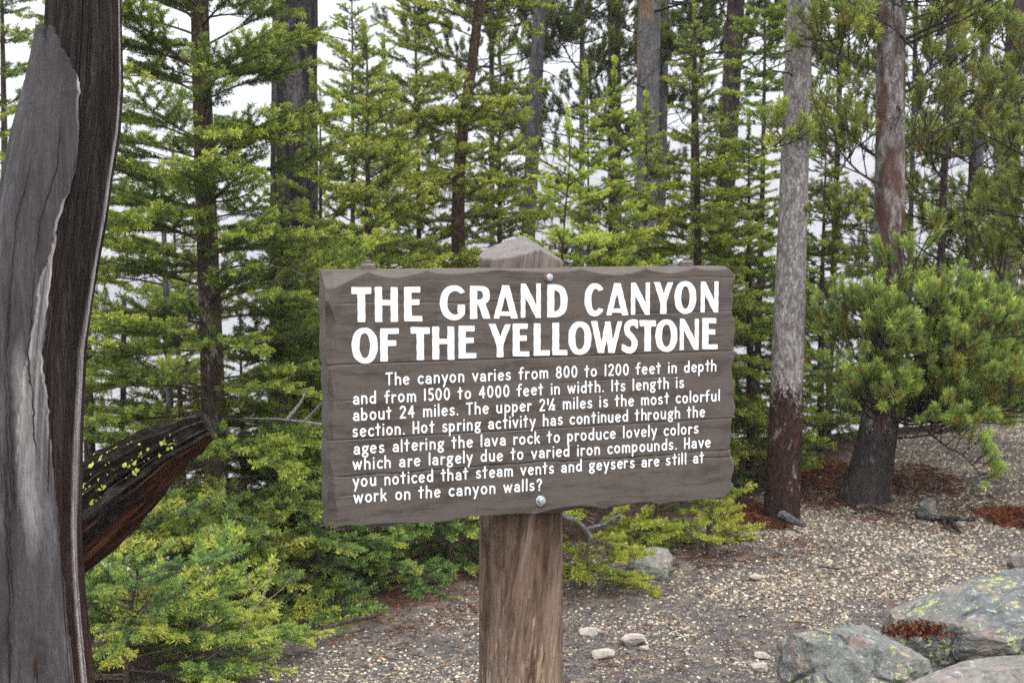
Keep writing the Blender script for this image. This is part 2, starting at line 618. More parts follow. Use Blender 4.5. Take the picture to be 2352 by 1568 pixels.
def plank(k):
    v0, v1 = SEAMS[k] + (0.0006 if k else 0), SEAMS[k + 1] - (0.0006 if k < 2 else 0)
    nu, nv = 460, int((v1 - v0) / 0.0025)
    u = np.linspace(0, 1, nu)
    # finer sampling close to the edges
    u = 0.5 - 0.5 * np.cos(pi * (0.12 + 0.76 * u)) / np.cos(pi * 0.12)
    vv = np.linspace(0, 1, nv)
    Uu, Vv = np.meshgrid(u, vv)
    # silhouette of the ends: right end wavy, and the cut upper right corner
    vabs = v0 + Vv * (v1 - v0)
    off = [0.0, 0.003, 0.0][k]
    ul = [0.0, 0.0035, 0.001][k] + 0.0015 * np.sin(vabs * 60 + k)
    ur = SW - 0.006 + 0.005 * np.sin(vabs * 34 + 1.2) + 0.003 * np.sin(vabs * 83) - [0.0, -0.003, -0.001][k]
    if k == 0:
        ur = ur - np.maximum(0, 0.030 - vabs) * 1.05
    if k == 2:
        ur = ur - np.maximum(0, 0.022 - (SH - vabs)) * 1.0
    uabs = ul + Uu * (ur - ul)
    if k == 2:   # chewed bottom edge
        drop = 0.007 + 0.007 * np.sin(uabs * 27 + 0.5) * np.sin(uabs * 11 + 1) + 0.006 * np.abs(np.sin(uabs * 16 + 0.7)) ** 0.5 - 0.006
        vabs = v0 + Vv * (v1 - drop - v0)
    dl, dr = uabs - ul, ur - uabs
    cl = scallop(vabs, 0.17, 0.25, 0.004, 0.024)
    cr = scallop(vabs, 0.12, 0.6, 0.002, 0.010)
    h = -np.maximum(0, cl - dl) * 0.9 - np.maximum(0, cr - dr) * 0.8
    if k == 0:
        ct = scallop(uabs, 0.165, 0.1, 0.003, 0.020) + 0.030 * np.exp(-(uabs / 0.05) ** 2)
        h = h - np.maximum(0, ct - vabs) * 1.1
    if k == 2:
        cb = scallop(uabs, 0.19, 0.4, 0.002, 0.017)
        h = h - np.maximum(0, cb - (SH - vabs)) * 1.0
    # seam: eased edges and a slight step from plank to plank
    d0, d1 = vabs - v0, v1 - vabs
    if k > 0:
        h = h - np.maximum(0, 0.0025 - d0) * 0.6
    if k < 2:
        h = h - np.maximum(0, 0.002 - d1) * 0.6
    for cpy, dep, u0, u1 in CRACKS:
        vc = cpy + 0.002 * np.sin(uabs * 9 + cpy * 50) + 0.0012 * np.sin(uabs * 41)
        amp = sstep(u0, u0 + 0.05, uabs) * sstep(u1, u1 - 0.05, uabs)
        h = h - dep * amp * np.exp(-((vabs - vc) / 0.0016) ** 2)
    q = np.stack([uabs.ravel() * 7, vabs.ravel() * 60, np.full(uabs.size, 3.0 * k)], 1)
    h = h + 0.0007 * (fbm(q, 3).reshape(h.shape) - 0.5) * 2 * (1 if k else 1)
    V = loc_uvn(uabs, vabs, h).reshape(-1, 3)
    i = (np.arange(nv - 1)[:, None] * nu + np.arange(nu - 1)[None]).reshape(-1)
    quads = [np.stack([i, i + nu, i + nu + 1, i + 1], 1)]
    # rim and back
    rim = np.concatenate([np.arange(nu), nu * np.arange(1, nv) + nu - 1, (nv - 1) * nu + np.arange(nu - 2, -1, -1), nu * np.arange(nv - 2, 0, -1)])
    Bk = V[rim].copy()
    Bk[:, 1] = THICK
    nb = len(V)
    r2 = np.roll(np.arange(len(rim)), -1)
    quads.append(np.stack([rim, rim[r2], nb + r2, nb + np.arange(len(rim))], 1))
    V = np.concatenate([V, Bk, [[SW / 2, THICK, -(v0 + v1) / 2]]])
    tri = np.stack([nb + np.arange(len(rim)), nb + r2, np.full(len(rim), len(V) - 1)], 1)
    ob = make_mesh('plank', V, [(np.concatenate(quads), 0), (tri, 0)], M_SIGN, sign, smooth=False)
    return basis_obj(ob)


cv = lambda py: px_uv(760, py)[1]
CRACKS = [(cv(699), 0.0022, 0.0, 0.55), (cv(1094), 0.004, 0.0, 1.2), (cv(922), 0.0015, 0.0, 0.14), (cv(1140), 0.0016, 0.0, 0.1),
          (cv(1112), 0.003, 0.72, 1.25), (cv(900), 0.0016, 0.6, 1.0), (cv(736), 0.0016, 0.8, 1.3), (cv(650), 0.0012, 0.9, 1.3)]
for k in range(3):
    plank(k)

# ---- lettering: every letter is drawn as strokes into a distance field and contoured, so strokes join without overlap
SEG = {}


def arc(cx, cy, rx, ry, a0, a1, n=14):
    a = np.radians(np.linspace(a0, a1, n))
    return [(cx + rx * cos(t), cy + ry * sin(t)) for t in a]


GLY = {   # round-tipped single stroke letters, x-height 1; value: (width, strokes)
    'a': (.74, [arc(.36, .70, .28, .26, 155, 20) + [(.64, .5), (.66, 0)], [(.62, .54)] + arc(.32, .27, .28, .25, 95, 330)]),
    'b': (.76, [[(.06, 1.6), (.06, 0)], arc(.37, .46, .31, .46, 160, -160)]),
    'c': (.66, [arc(.40, .49, .36, .49, 50, 310)]),
    'd': (.78, [[(.70, 1.6), (.70, 0)], arc(.37, .46, .32, .46, 20, 340)]),
    'e': (.74, [[(.06, .44), (.69, .60)] + arc(.38, .49, .34, .49, 15, 315)]),
    'f': (.56, [arc(.44, 1.30, .24, .28, 70, 180) + [(.20, 0)], [(-.04, .92), (.48, .98)]]),
    'g': (.76, [arc(.36, .68, .29, .30, 0, 360), arc(.36, -.18, .33, .28, 0, 360), [(.14, .44), (.16, .22), (.3, .1)], [(.60, .86), (.76, .98)]]),
    'h': (.76, [[(.06, 1.6), (.06, 0)], [(.06, .62)] + arc(.37, .66, .30, .32, 160, 0) + [(.67, 0)]]),
    'i': (.16, [[(.07, 1.0), (.07, 0)], [(.07, 1.46), (.07, 1.44)]]),
    'k': (.66, [[(.06, 1.6), (.06, 0)], [(.58, .98), (.08, .44)], [(.26, .60), (.64, 0)]]),
    'l': (.16, [[(.07, 1.6), (.07, 0)]]),
    'm': (1.16, [[(.06, 1.0), (.06, 0)], [(.06, .62)] + arc(.31, .68, .25, .30, 160, 0) + [(.56, 0)], [(.56, .62)] + arc(.82, .68, .25, .30, 160, 0) + [(1.08, 0)]]),
    'n': (.74, [[(.06, 1.0), (.06, 0)], [(.06, .62)] + arc(.36, .66, .29, .32, 160, 0) + [(.65, 0)]]),
    'o': (.80, [arc(.39, .49, .34, .49, 0, 360, 24)]),
    'p': (.76, [[(.06, 1.0), (.06, -.58)], arc(.37, .50, .31, .47, 160, -160)]),
    'r': (.50, [[(.06, 1.0), (.06, 0)], [(.06, .58)] + arc(.36, .62, .28, .34, 165, 60)]),
    's': (.62, [arc(.33, .74, .25, .24, 40, 260, 10) + arc(.30, .25, .27, .24, 75, -150, 10)]),
    't': (.56, [[(.26, 1.5), (.26, 0)], [(.0, 1.0), (.52, 1.06)]]),
    'u': (.76, [[(.06, 1.0)] + arc(.36, .34, .30, .34, 180, 340) + [(.66, 1.0)], [(.67, 1.0), (.67, 0)]]),
    'v': (.72, [[(.02, 1.0), (.35, 0), (.68, 1.0)]]),
    'w': (1.10, [[(.02, 1.0), (.28, 0), (.54, .92), (.80, 0), (1.06, 1.0)]]),
    'y': (.72, [[(.02, 1.0), (.36, .10)], [(.70, 1.0), (.22, -.58)]]),
    'T': (.80, [[(.0, 1.52), (.78, 1.56)], [(.39, 1.54), (.39, 0)]]),
    'H': (.84, [[(.06, 1.55), (.06, 0)], [(.74, 1.55), (.74, 0)], [(.06, .66), (.74, .70)]]),
    'I': (.16, [[(.07, 1.55), (.07, 0)]]),
    '0': (.76, [arc(.37, .76, .32, .76, 0, 360, 24)]),
    '1': (.16, [[(.07, 1.55), (.07, 0)]]),
    '2': (.74, [arc(.36, 1.16, .31, .38, 165, -30, 12) + [(.06, 0), (.68, 0)]]),
    '4': (.82, [[(.56, 0), (.56, 1.55), (.04, .50), (.76, .54)]]),
    '5': (.70, [[(.60, 1.55), (.14, 1.55), (.12, .92)] + arc(.32, .46, .31, .48, 120, -140, 12)]),
    '8': (.74, [arc(.36, 1.15, .26, .37, 0, 360, 20), arc(.36, .39, .32, .40, 0, 360, 20)]),
    '½': (1.12, [[(.10, 1.5), (.10, .78)], [(.88, 1.5), (.28, 0)], arc(.86, .50, .18, .17, 165, -30, 8) + [(.70, 0), (1.08, 0)]]),
    '.': (.16, [[(.08, .04), (.08, .02)]]),
    '?': (.62, [arc(.31, 1.20, .27, .34, 170, -50, 12) + [(.31, .62), (.31, .40)], [(.31, .04), (.31, .02)]]),
}


def strokes_field(X, Y, polys, r):
    f = np.full(X.shape, 1e9)
    for p in polys:
        for (x0, y0), (x1, y1) in zip(p[:-1], p[1:]):
            dx, dy = x1 - x0, y1 - y0
            t = np.clip(((X - x0) * dx + (Y - y0) * dy) / (dx * dx + dy * dy + 1e-12), 0, 1)
            f = np.minimum(f, np.hypot(X - x0 - t * dx, Y - y0 - t * dy) - r)
    return f


def contour(f, u0, v0, h):
    """inside (f<0) region of a grid as polygons + outline edges; returns verts (u,v), face groups, skirt edges"""
    ny, nx = f.shape
    ins = f < 0
    idc = np.full(f.shape, -1)
    k = np.argwhere(ins)
    idc[ins] = np.arange(len(k))
    pts = [np.stack([u0 + k[:, 1] * h, v0 + k[:, 0] * h], 1)]
    n0 = len(k)
    eh = np.full((ny, nx), -1)
    cx = np.argwhere(ins[:, :-1] != ins[:, 1:])
    a, b = f[cx[:, 0], cx[:, 1]], f[cx[:, 0], cx[:, 1] + 1]
    eh[cx[:, 0], cx[:, 1]] = n0 + np.arange(len(cx))
    pts.append(np.stack([u0 + (cx[:, 1] + a / (a - b)) * h, v0 + cx[:, 0] * h], 1))
    n0 += len(cx)
    ev = np.full((ny, nx), -1)
    cy = np.argwhere(ins[:-1] != ins[1:])
    a, b = f[cy[:, 0], cy[:, 1]], f[cy[:, 0] + 1, cy[:, 1]]
    ev[cy[:, 0], cy[:, 1]] = n0 + np.arange(len(cy))
    pts.append(np.stack([u0 + cy[:, 1] * h, v0 + (cy[:, 0] + a / (a - b)) * h], 1))
    case = ins[:-1, :-1] * 1 + ins[:-1, 1:] * 2 + ins[1:, 1:] * 4 + ins[1:, :-1] * 8
    c = [idc[:-1, :-1], idc[:-1, 1:], idc[1:, 1:], idc[1:, :-1]]
    e = [eh[:-1, :-1], ev[:-1, 1:], eh[1:, :-1], ev[:-1, :-1]]      # edge i joins corner i and i+1
    faces, edges = {}, []
    for cs in range(1, 16):
        w = np.argwhere(case == cs)
        if not len(w):
            continue
        y, x = w[:, 0], w[:, 1]
        bits = [(cs >> i) & 1 for i in range(4)]
        loops = []
        if cs in (5, 10):
            for i in range(4):
                if bits[i]:
                    loops.append([('e', (i - 1) % 4), ('c', i), ('e', i)])
        else:
            lp = []
            for i in range(4):
                if bits[i]:
                    lp.append(('c', i))
                if bits[i] != bits[(i + 1) % 4]:
                    lp.append(('e', i))
            loops.append(lp)
        for lp in loops:
            arr = np.stack([(c if t == 'c' else e)[i][y, x] for t, i in lp], 1)
            faces.setdefault(arr.shape[1], []).append(arr)
            es = [j for j, (t, i) in enumerate(lp) if t == 'e']
            if len(es) == 2:
                j0, j1 = es
                if (j0 + 1) % len(lp) == j1:
                    edges.append(arr[:, [j0, j1]])
                else:
                    edges.append(arr[:, [j1, j0]])
    return np.concatenate(pts), {k: np.concatenate(v) for k, v in faces.items()}, np.concatenate(edges)


def paint_mat():
    m, nt, b = new_mat('white_sign_paint', 0.55, 0.35)
    n = N(nt)
    g = n.noise(1.0, 5, 0.65, n.map((30, 60, 300)))
    chip = n.noise(1.0, 4, 0.6, n.map((8, 20, 230)))
    c = n.ramp(g, [(0.3, (0.74, 0.76, 0.78)), (0.6, (0.86, 0.87, 0.88))])
    c = n.mix(n.ramp(chip, [(0.26, 0.6), (0.32, 0)]), c, (0.45, 0.45, 0.45))
    n.link(c, b.inputs['Base Color'])
    n.link(n.bump(g, 0.002, 0.4), b.inputs['Normal'])
    return m


M_PAINT = paint_mat()


def letter_mesh(parts, h, rise=0.0011):
    """parts: list of (field_fn, u0, v0, u1, v1); returns one mesh of the given letters"""
    mb = MB()
    for fn, u0, v0, u1, v1 in parts:
        nx, ny = int((u1 - u0) / h) + 3, int((v1 - v0) / h) + 3
        X, Y = np.meshgrid(u0 - h + np.arange(nx) * h, v0 - h + np.arange(ny) * h)
        f = fn(X, Y)
        f[0], f[-1], f[:, 0], f[:, -1] = (np.abs(q) + 1e-6 for q in (f[0], f[-1], f[:, 0], f[:, -1]))
        if not (f < 0).any():
            continue
        pts, fc, ed = contour(f, u0 - h, v0 - h, h)
        V = loc_uvn(pts[:, 0], pts[:, 1], rise)
        n = len(V)
        lo = loc_uvn(pts[:, 0], pts[:, 1], -0.002)
        used = np.unique(ed)
        rm = np.full(n, -1)
        rm[used] = n + np.arange(len(used))
        mb.add(np.concatenate([V, lo[used]]), list(fc.values()) + [np.stack([ed[:, 1], ed[:, 0], rm[ed[:, 0]], rm[ed[:, 1]]], 1)])
    return mb


BODY = [("The canyon varies from 800 to 1200 feet in depth", (887, 883.3), (1645, 851.1)),
        ("and from 1500 to 4000 feet in width. Its length is", (811.6, 927.5), (1569.6, 889.4)),
        ("about 24 miles. The upper 2½ miles is the most colorful", (811, 965), (1652.2, 919.4)),
        ("section. Hot spring activity has continued through the", (810.5, 1002.3), (1617.6, 955.8)),
        ("ages altering the lava rock to produce lovely colors", (813.2, 1042), (1602.8, 994.2)),
        ("which are largely due to varied iron compounds. Have", (811.6, 1077.9), (1631.2, 1025.8)),
        ("you noticed that steam vents and geysers are still at", (811.6, 1117.1), (1615.8, 1061.2)),
        ("work on the canyon walls?", (812.4, 1153.5), (1242.8, 1123.9))]
XH = 0.0182
STK = 0.0043


def body_line(text, a, b):
    A, B = px_uv(*a), px_uv(*b)
    dirv = B - A
    L = np.linalg.norm(dirv)
    dirv /= L
    up = np.array([dirv[1], -dirv[0]])
    gap, space = 0.36, 0.85
    adv, x = [], 0.0
    for ch in text:
        if ch == ' ':
            x += space
        else:
            adv.append((ch, x))
            x += GLY[ch][0] + gap
    total = x - gap
    sx = L / (total * XH)
    parts = []
    for ch, x in adv:
        w, polys = GLY[ch]
        j = rs.normal(0, 0.02, 2)
        q = [[tuple(A + dirv * ((x + px + j[0]) * XH * sx) + up * ((py + j[1]) * XH)) for px, py in p] for p in polys]
        allp = np.array([pt for p in q for pt in p])
        lo, hi = allp.min(0) - STK, allp.max(0) + STK
        parts.append((lambda X, Y, q=q: strokes_field(X, Y, q, STK / 2 * 1.03), lo[0], lo[1], hi[0], hi[1]))
    return letter_mesh(parts, 0.0006)


for text, a, b in BODY:
    basis_obj(body_line(text, a, b).build('lettering', M_PAINT, sign))


# ---- title: heavy letters with flat ends; each field works in the letter's own box (metres, y up)
def box_f(X, Y, x0, y0, x1, y1, r=0.002):
    dx = np.abs(X - (x0 + x1) / 2) - (x1 - x0) / 2 + r
    dy = np.abs(Y - (y0 + y1) / 2) - (y1 - y0) / 2 + r
    return np.hypot(np.maximum(dx, 0), np.maximum(dy, 0)) + np.minimum(np.maximum(dx, dy), 0) - r


def bar_f(X, Y, xa, ya, xb, yb, w):
    L = math.hypot(xb - xa, yb - ya)
    c, s = (xb - xa) / L, (yb - ya) / L
    return box_f((X - xa) * c + (Y - ya) * s, -(X - xa) * s + (Y - ya) * c, 0, -w / 2, L, w / 2)


def ell_f(X, Y, cx, cy, a, b, p=2.25):
    return ((np.abs((X - cx) / a) ** p + np.abs((Y - cy) / b) ** p) ** (1 / p) - 1) * min(a, b)


def clip_y(f, Y, H):
    return np.maximum(f, np.maximum(-Y, Y - H))


def title_field(ch, W, H, s):
    wv, wh = s * 0.0222, s * 0.0172
    B, R = box_f, bar_f

    def f(X, Y):
        m = np.minimum
        if ch == 'T':
            return m(B(X, Y, 0, H - wh * 1.12, W, H), B(X, Y, W / 2 - wv / 2, 0, W / 2 + wv / 2, H))
        if ch == 'H':
            return m(m(B(X, Y, 0, 0, wv * .95, H), B(X, Y, W - wv * .95, 0, W, H)), B(X, Y, wv / 2, H * .47, W - wv / 2, H * .47 + wh * .9))
        if ch in 'EF':
            r = m(B(X, Y, 0, 0, wv, H), m(B(X, Y, 0, H - wh * .95, W * .9 if ch == 'E' else W, H), B(X, Y, 0, H * .47, W * .85, H * .47 + wh * .95)))
            return m(r, B(X, Y, 0, 0, W, wh * .9)) if ch == 'E' else r
        if ch == 'L':
            return m(B(X, Y, 0, 0, wv, H), B(X, Y, 0, 0, W, wh * .95))
        if ch == 'N':
            t = wv * .64
            d = clip_y(R(X, Y, -wv * .02, H * 1.08, W + wv * .02 - t * .05, -H * .08, wv * .9), Y, H)
            d = np.maximum(d, np.maximum(-X, X - W))
            return m(m(B(X, Y, 0, 0, t, H), B(X, Y, W - t, 0, W, H)), d)
        if ch == 'A':
            t = wv * .90
            a = clip_y(R(X, Y, t * .42 - W * .03, -H * .06, W / 2, H * 1.05, t * .86), Y, H)
            b = clip_y(R(X, Y, W - t * .46 + W * .03, -H * .06, W / 2, H * 1.05, t), Y, H)
            return m(m(a, b), B(X, Y, W * .2, H * .08, W * .8, H * .08 + wh * .75))
        if ch == 'Y':
            t = wv * .92
            a = clip_y(R(X, Y, t * .45 - W * .03, H * 1.06, W / 2, H * .36, t), Y, H)
            b = clip_y(R(X, Y, W - t * .42 + W * .03, H * 1.06, W / 2, H * .36, t * .86), Y, H)
            return m(m(a, b), B(X, Y, W / 2 - wv * .48, 0, W / 2 + wv * .48, H * .47))
        if ch == 'W':
            t = wv * .80
            x = [t * .45 - W * .02, W * .31, W * .52, W * .66, W - t * .42 + W * .02]
            a = clip_y(R(X, Y, x[0], H * 1.06, x[1], -H * .06, t * 1.12), Y, H)
            b = clip_y(R(X, Y, x[1], -H * .08, x[2], H * .98, t * .85), Y, H)
            c = clip_y(R(X, Y, x[2], H * .98, x[3], -H * .08, t * 1.12), Y, H)
            d = clip_y(R(X, Y, x[3], -H * .06, x[4], H * 1.06, t * .85), Y, H)
            return m(m(a, b), m(c, d))
        if ch in 'OCG':
            o = ell_f(X, Y, W / 2, H / 2, W / 2, H / 2) if ch == 'O' else ell_f(X, Y, W * .56, H / 2, W * .56, H / 2, 2.1)
            i = ell_f(X, Y, W / 2, H / 2, W / 2 - wv * 1.03, H / 2 - wh * .95) if ch == 'O' else ell_f(X, Y, W * .60, H / 2, W * .60 - wv, H / 2 - wh * .95, 2.1)
            r = np.maximum(o, -i)
            if ch == 'O':
                return r
            # open to the right
            lo = H * .22 + .25 * (W - X) if ch == 'C' else H * .40
            cut = np.maximum(W * .52 - X, np.maximum(Y - (H * .80 - .30 * (W - X)), lo - Y))
            r = np.maximum(r, -cut)
            if ch == 'G':
                r = np.minimum(r, B(X, Y, W - wv * 1.0, H * .22, W, H * .45))
            return np.maximum(r, X - W)
        if ch == 'D':
            o = np.maximum(ell_f(X, Y, W * .30, H / 2, W * .70, H / 2, 2.5), -X)
            o = np.minimum(o, B(X, Y, 0, 0, W * .35, H))
            i = np.maximum(ell_f(X, Y, W * .30, H / 2, W * .70 - wv, H / 2 - wh, 2.5), wv - X)
            return np.maximum(o, -i)
        if ch == 'R':
            o = np.maximum(ell_f(X, Y, W * .45, H * .72, W * .50, H * .28, 2.6), -X)
            o = np.minimum(o, B(X, Y, 0, H * .44, W * .5, H))
            i = np.maximum(ell_f(X, Y, W * .40, H * .72, W * .55 - wv * .95, H * .28 - wh * .8, 2.6), wv - X)
            r = np.minimum(np.maximum(o, -i), B(X, Y, 0, 0, wv, H))
            return np.minimum(r, clip_y(R(X, Y, W * .50, H * .58, W - wv * .42, -H * .07, wv * .98), Y, H))
        if ch == 'S':
            pts = [(.97, .84), (.84, .925), (.66, .93), (.46, .90), (.33, .82), (.30, .72), (.36, .62), (.50, .54), (.66, .46), (.78, .36), (.80, .24), (.72, .13), (.54, .075), (.30, .085), (.06, .17)]
            t = np.linspace(0, len(pts) - 1, 60)
            q = np.stack([np.interp(t, range(len(pts)), [p[k] for p in pts]) for k in (0, 1)], 1)
            q = [(W * x, H * y) for x, y in q]
            return np.maximum(strokes_field(X, Y, [q], wv * .44), np.maximum(-X, X - W))
    return f


def crop(c, X):
    o = 1180 if c == 1 else 2000
    return (o + X / 2.6134) * 2352 / 3888


def cropy(Y):
    return (860 + Y / 2.6134) * 2352 / 3888


TITLE = [[('T', 1, 402, 600, 600, 948), ('H', 1, 635, 863, 600, 945), ('E', 1, 925, 1105, 598, 940), ('G', 1, 1280, 1528, 583, 930),
          ('R', 1, 1578, 1785, 588, 915), ('A', 1, 1815, 2048, 583, 912), ('N', 2, -60, 138, 565, 905), ('D', 2, 203, 403, 572, 900),
          ('C', 2, 572, 755, 560, 892), ('A', 2, 790, 1002, 563, 880), ('N', 2, 1033, 1220, 555, 875), ('Y', 2, 1262, 1448, 552, 867),
          ('O', 2, 1465, 1680, 543, 865), ('N', 2, 1725, 1900, 545, 852)],
         [('O', 1, 405, 663, 1005, 1357), ('F', 1, 688, 873, 1008, 1338), ('T', 1, 990, 1180, 997, 1323), ('H', 1, 1205, 1423, 992, 1320),
          ('E', 1, 1465, 1642, 983, 1307), ('Y', 1, 1770, 1983, 967, 1295), ('E', 2, -140, 25, 962, 1287), ('L', 2, 68, 228, 960, 1280),
          ('L', 2, 253, 402, 955, 1275), ('O', 2, 412, 640, 940, 1272), ('W', 2, 645, 943, 938, 1252), ('S', 2, 942, 1103, 928, 1252),
          ('T', 2, 1117, 1280, 928, 1235), ('O', 2, 1275, 1493, 922, 1242), ('N', 2, 1517, 1705, 915, 1223), ('E', 2, 1740, 1893, 908, 1215)]]
for line in TITLE:
    for ch, c, x0, x1, y0, y1 in line:
        xm, ym = (x0 + x1) / 2, (y0 + y1) / 2
        L_, R_ = px_uv(crop(c, x0), cropy(ym)), px_uv(crop(c, x1), cropy(ym))
        T_, B_ = px_uv(crop(c, xm), cropy(y0)), px_uv(crop(c, xm), cropy(y1))
        u0, u1, v0, v1 = L_[0], R_[0], T_[1], B_[1]
        fl = title_field(ch, u1 - u0, v1 - v0, 0.88 if line is TITLE[0] else 0.86)
        sk = (R_[1] - L_[1]) / (R_[0] - L_[0])
        parts = [(lambda X, Y, fl=fl, u0=u0, u1=u1, v1=v1, sk=sk: fl(X - u0, v1 - Y + sk * (X - (u0 + u1) / 2)) + 0.0006 * np.sin(Y * 210 + X * 60) * 0.6,
                      u0 - .003, v0 - .006, u1 + .003, v1 + .006)]
        basis_obj(letter_mesh(parts, 0.0008).build('title_letter', M_PAINT, sign))


# ---- bolts and tie rods
def metal_mat(name, col, rough, metal=0.9):
    m, nt, b = new_mat(name, rough, 0.5)
    n = N(nt)
    g = n.noise(180, 3)
    n.link(n.ramp(g, [(0.3, tuple(c * 0.6 for c in col)), (0.7, col)]), b.inputs['Base Color'])
    b.inputs['Metallic'].default_value = metal
    return m


M_ZINC = metal_mat('galvanised_steel', (0.62, 0.66, 0.68), 0.42, 0.75)
M_OLDBOLT = metal_mat('painted_rusty_steel', (0.17, 0.14, 0.125), 0.7, 0.15)
M_RUST = metal_mat('rusty_washer', (0.22, 0.12, 0.075), 0.8, 0.2)


def prism_ring(n, prof, rot=0.0):
    """prof: list of (radius, height) -> lathe with n sides along z"""
    a = np.linspace(0, 2 * pi, n, endpoint=False) + rot
    V = np.concatenate([np.stack([r * np.cos(a), r * np.sin(a), np.full(n, z)], 1) for r, z in prof])
    f = []
    for k in range(len(prof) - 1):
        j = np.arange(n)
        f.append(np.stack([k * n + j, k * n + (j + 1) % n, (k + 1) * n + (j + 1) % n, (k + 1) * n + j], 1))
    V = np.concatenate([V, [[0, 0, prof[-1][1]]]])
    j = np.arange(n) + (len(prof) - 1) * n
    return V, [np.concatenate(f), np.stack([j, np.roll(j, -1), np.full(n, len(V) - 1)], 1)]


def face_orient(V, u, v):
    """z of V -> out of the sign face"""
    return loc_uvn(u + V[:, 0], v + V[:, 1], V[:, 2])


for (px, py), s in (((1260, 637), 1.0), ((1243, 1149), 1.08)):
    u, v = px_uv(px, py)
    Vw, fw = prism_ring(24, [(0.0128 * s, -0.002), (0.0128 * s, 0.0018), (0.0118 * s, 0.0026)])
    wo = make_mesh('washer', face_orient(Vw, u - 0.002, v + 0.001), [(f, 0) for f in fw], M_RUST if s == 1 else M_ZINC, None)
    Vb, fb = prism_ring(6, [(0.0098 * s, 0.0024), (0.0100 * s, 0.0085), (0.0088 * s, 0.0102)], 0.3)
    Vd, fd = prism_ring(20, [(0.0088 * s, 0.0100), (0.0075 * s, 0.0116), (0.0035 * s, 0.0124)])
    mb = MB()
    mb.add(face_orient(Vb, u, v), fb)
    mb.add(face_orient(Vd, u, v), fd)
    bo = basis_obj(mb.build('bolt', M_ZINC, sign))
    wo.parent = bo

for px, py, top in ((855, 616, 1), (1592, 608, 1), (862, 1216, 0), (1586, 1158, 0)):
    u, _ = px_uv(px, py)
    mb = MB()
    if top:
        V, f = prism_ring(6, [(0.019, -0.004), (0.0195, 0.012), (0.016, 0.016)], 0.5)
        V2, f2 = prism_ring(14, [(0.0085, 0.015), (0.0085, 0.0235), (0.006, 0.025)])
        s, v = 1, 0.001
    else:
        V, f = prism_ring(6, [(0.013, -0.012), (0.013, 0.012), (0.011, 0.014)], 0.2)
        V2, f2 = prism_ring(14, [(0.0072, 0.012), (0.0072, 0.022), (0.005, 0.024)])
        s, v = -1, SH - 0.010
    for VV, ff in ((V, f), (V2, f2)):
        mb.add(np.stack([u + VV[:, 0], 0.040 + VV[:, 1] * s, -v + s * VV[:, 2]], 1), ff)
    basis_obj(mb.build('tie_rod_nut', M_OLDBOLT, sign))


# ---- post
def post_mat():
    m, nt, b = new_mat('worn_brown_post', 0.72, 0.28)
    n = N(nt)
    sw = n.nt.nodes.new('ShaderNodeVectorMath')
    sw.operation = 'ADD'
    sk = n.map((1, 1, 1), (radians(4), radians(-7), 0))
    n.link(sk, sw.inputs[0])
    v = sw.outputs[0]
    g = n.noise(1.0, 8, 0.75, n.map((95, 95, 5), src=v))
    broad = n.noise(1.0, 7, 0.68, n.map((16, 16, 2.6), src=v), 0.5)
    worn = n.noise(1.0, 7, 0.75, n.map((85, 85, 8), src=v))
    c = n.ramp(broad, [(0.38, (0.060, 0.036, 0.023)), (0.46, (0.135, 0.088, 0.060)), (0.56, (0.205, 0.145, 0.106)), (0.75, (0.26, 0.195, 0.148))])
    c = n.mix(n.ramp(g, [(0.38, 0.8), (0.47, 0)]), c, (0.045, 0.030, 0.022))
    z = n.sep()[2]
    low = n.ramp(z, [(0.42, 0.12), (0.72, 0.0)])
    c = n.mix(n.ramp(n.math('MULTIPLY', n.math('SUBTRACT', z, 1.0), 1.0), [(0.525, 0), (0.56, 0.75)]), c, n.ramp(g, [(0.35, (0.12, 0.112, 0.110)), (0.6, (0.215, 0.205, 0.205))]))
    wf = n.ramp(n.math('ADD', worn, low), [(0.62, 0), (0.68, 0.75)])
    c = n.mix(wf, c, (0.42, 0.31, 0.22))
    n.link(c, b.inputs['Base Color'])
    n.link(n.bump(n.math('ADD', g, n.math('MULTIPLY', worn, 0.4)), 0.008, 0.7), b.inputs['Normal'])
    return m


PD = 3.59
pc = at(1197, 784, PD)
PR = 0.1135


